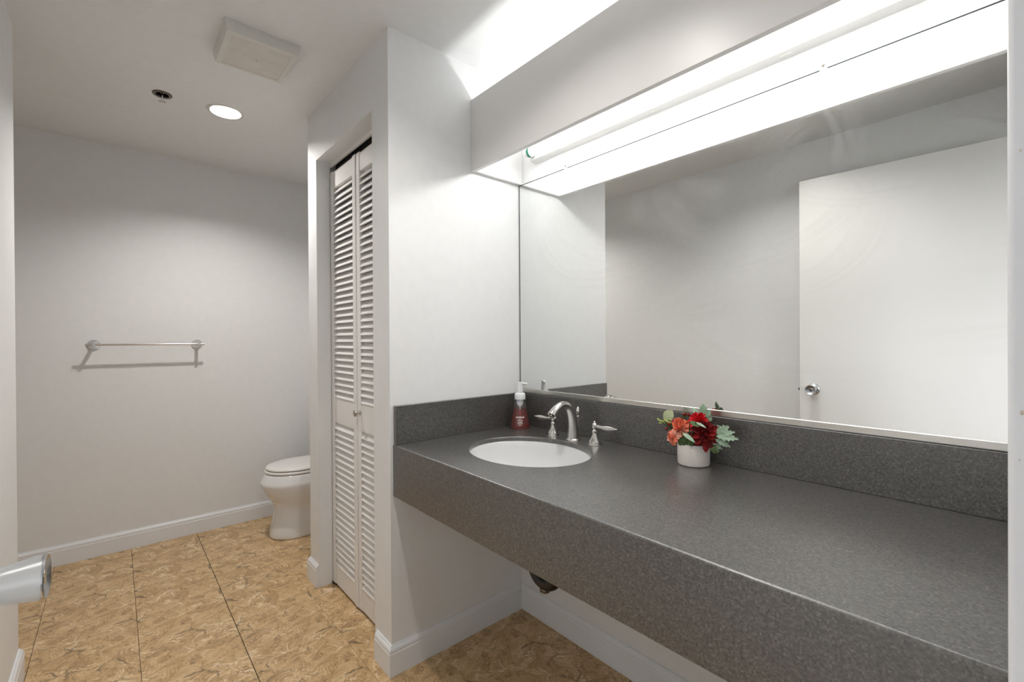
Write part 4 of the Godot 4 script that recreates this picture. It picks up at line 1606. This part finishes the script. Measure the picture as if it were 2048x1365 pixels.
	leaf_sprig("dark_leaf_sprig", "dark green lobed leaves hanging over the vase front", mouth + Vector3(-0.03, 0.006, -0.008), [
		[at_x(1374, 876, 1.290), at_x(1356, 891, 1.280), 0.028, 3, 0.35, 0.2, to_eye],
		[at_x(1376, 877, 1.288), at_x(1369, 894, 1.281), 0.024, 3, 0.35, 0.2, to_eye],
		[at_x(1379, 876, 1.288), at_x(1384, 893, 1.281), 0.026, 3, 0.35, 0.2, to_eye]], green)
	leaf_sprig("dark_leaf_sprig", "dark green leaf lying between coral and red blooms", mouth + Vector3(-0.01, 0.01, -0.01), [
		[at_x(1380, 843, 1.310), at_x(1398, 853, 1.292), 0.020, 3, 0.2, 0.1, to_eye + Vector3(0, 0.5, 0)],
		[at_x(1364, 836, 1.335), at_x(1376, 826, 1.340), 0.020, 3, 0.2, 0.1, to_eye]], green2)
	leaf_sprig("sage_leaf_sprig", "pale curled leaf between coral and burgundy blooms", mouth + Vector3(-0.02, 0.01, 0.0), [
		[at_x(1365, 866, 1.286), at_x(1390, 884, 1.274), 0.016, 2, 0.15, 0.1, to_eye + Vector3(0, 0.7, 0)],
		[at_x(1392, 845, 1.300), at_x(1412, 855, 1.286), 0.010, 2, 0.15, 0.1, to_eye + Vector3(0, 0.7, 0)]], sage)
	leaf_sprig("round_leaf_sprig", "rounded dull green leaf under the burgundy dahlia", mouth + Vector3(-0.01, 0.0, 0.03), [
		[at_x(1432, 892, 1.310), at_x(1428, 908, 1.305), 0.026, 2, 0.05, 0.1, to_eye]], green2)
	leaf_sprig("pale_leaf_sprig", "pale green rounded leaf rising at the coral side", mouth + Vector3(0.0, 0.004, -0.03), [
		[at_x(1328, 843, 1.330), at_x(1344, 821, 1.338), 0.036, 2, 0.04, 0.15, to_eye]], palegreen)
	# collar of leaves round the vase mouth
	var ring := []
	for k in 9:
		var a := TAU * (k + 0.3) / 9.0
		var d := Vector3(cos(a), 0, sin(a))
		ring.append([mouth + d * 0.024 + Vector3(0, 0.008, 0), mouth + d * 0.046 + Vector3(0, 0.022 + 0.006 * (k % 3), 0), 0.024, 3, 0.35, 0.25, Vector3(0, 1, 0) - d * 0.4])
	leaf_sprig("dark_leaf_sprig", "dark green leaves packed round the vase mouth under the blooms", mouth, ring, green)
	var fr := []
	var r := RandomNumberGenerator.new()
	r.seed = 8
	for k in 11:
		var u := 1346.0 - 28.0 * k / 10.0
		fr.append([at_x(u + 4, 845 + r.randf_range(-2, 2), 1.325), at_x(u - 5, 842 + r.randf_range(-7, 5), 1.328), 0.006, 2, 0.2, 0.1, to_eye])
	leaf_sprig("lime_sprig", "lime green feathery sprig below the pale leaf", mouth + Vector3(0.0, 0.004, -0.028), fr, lime)
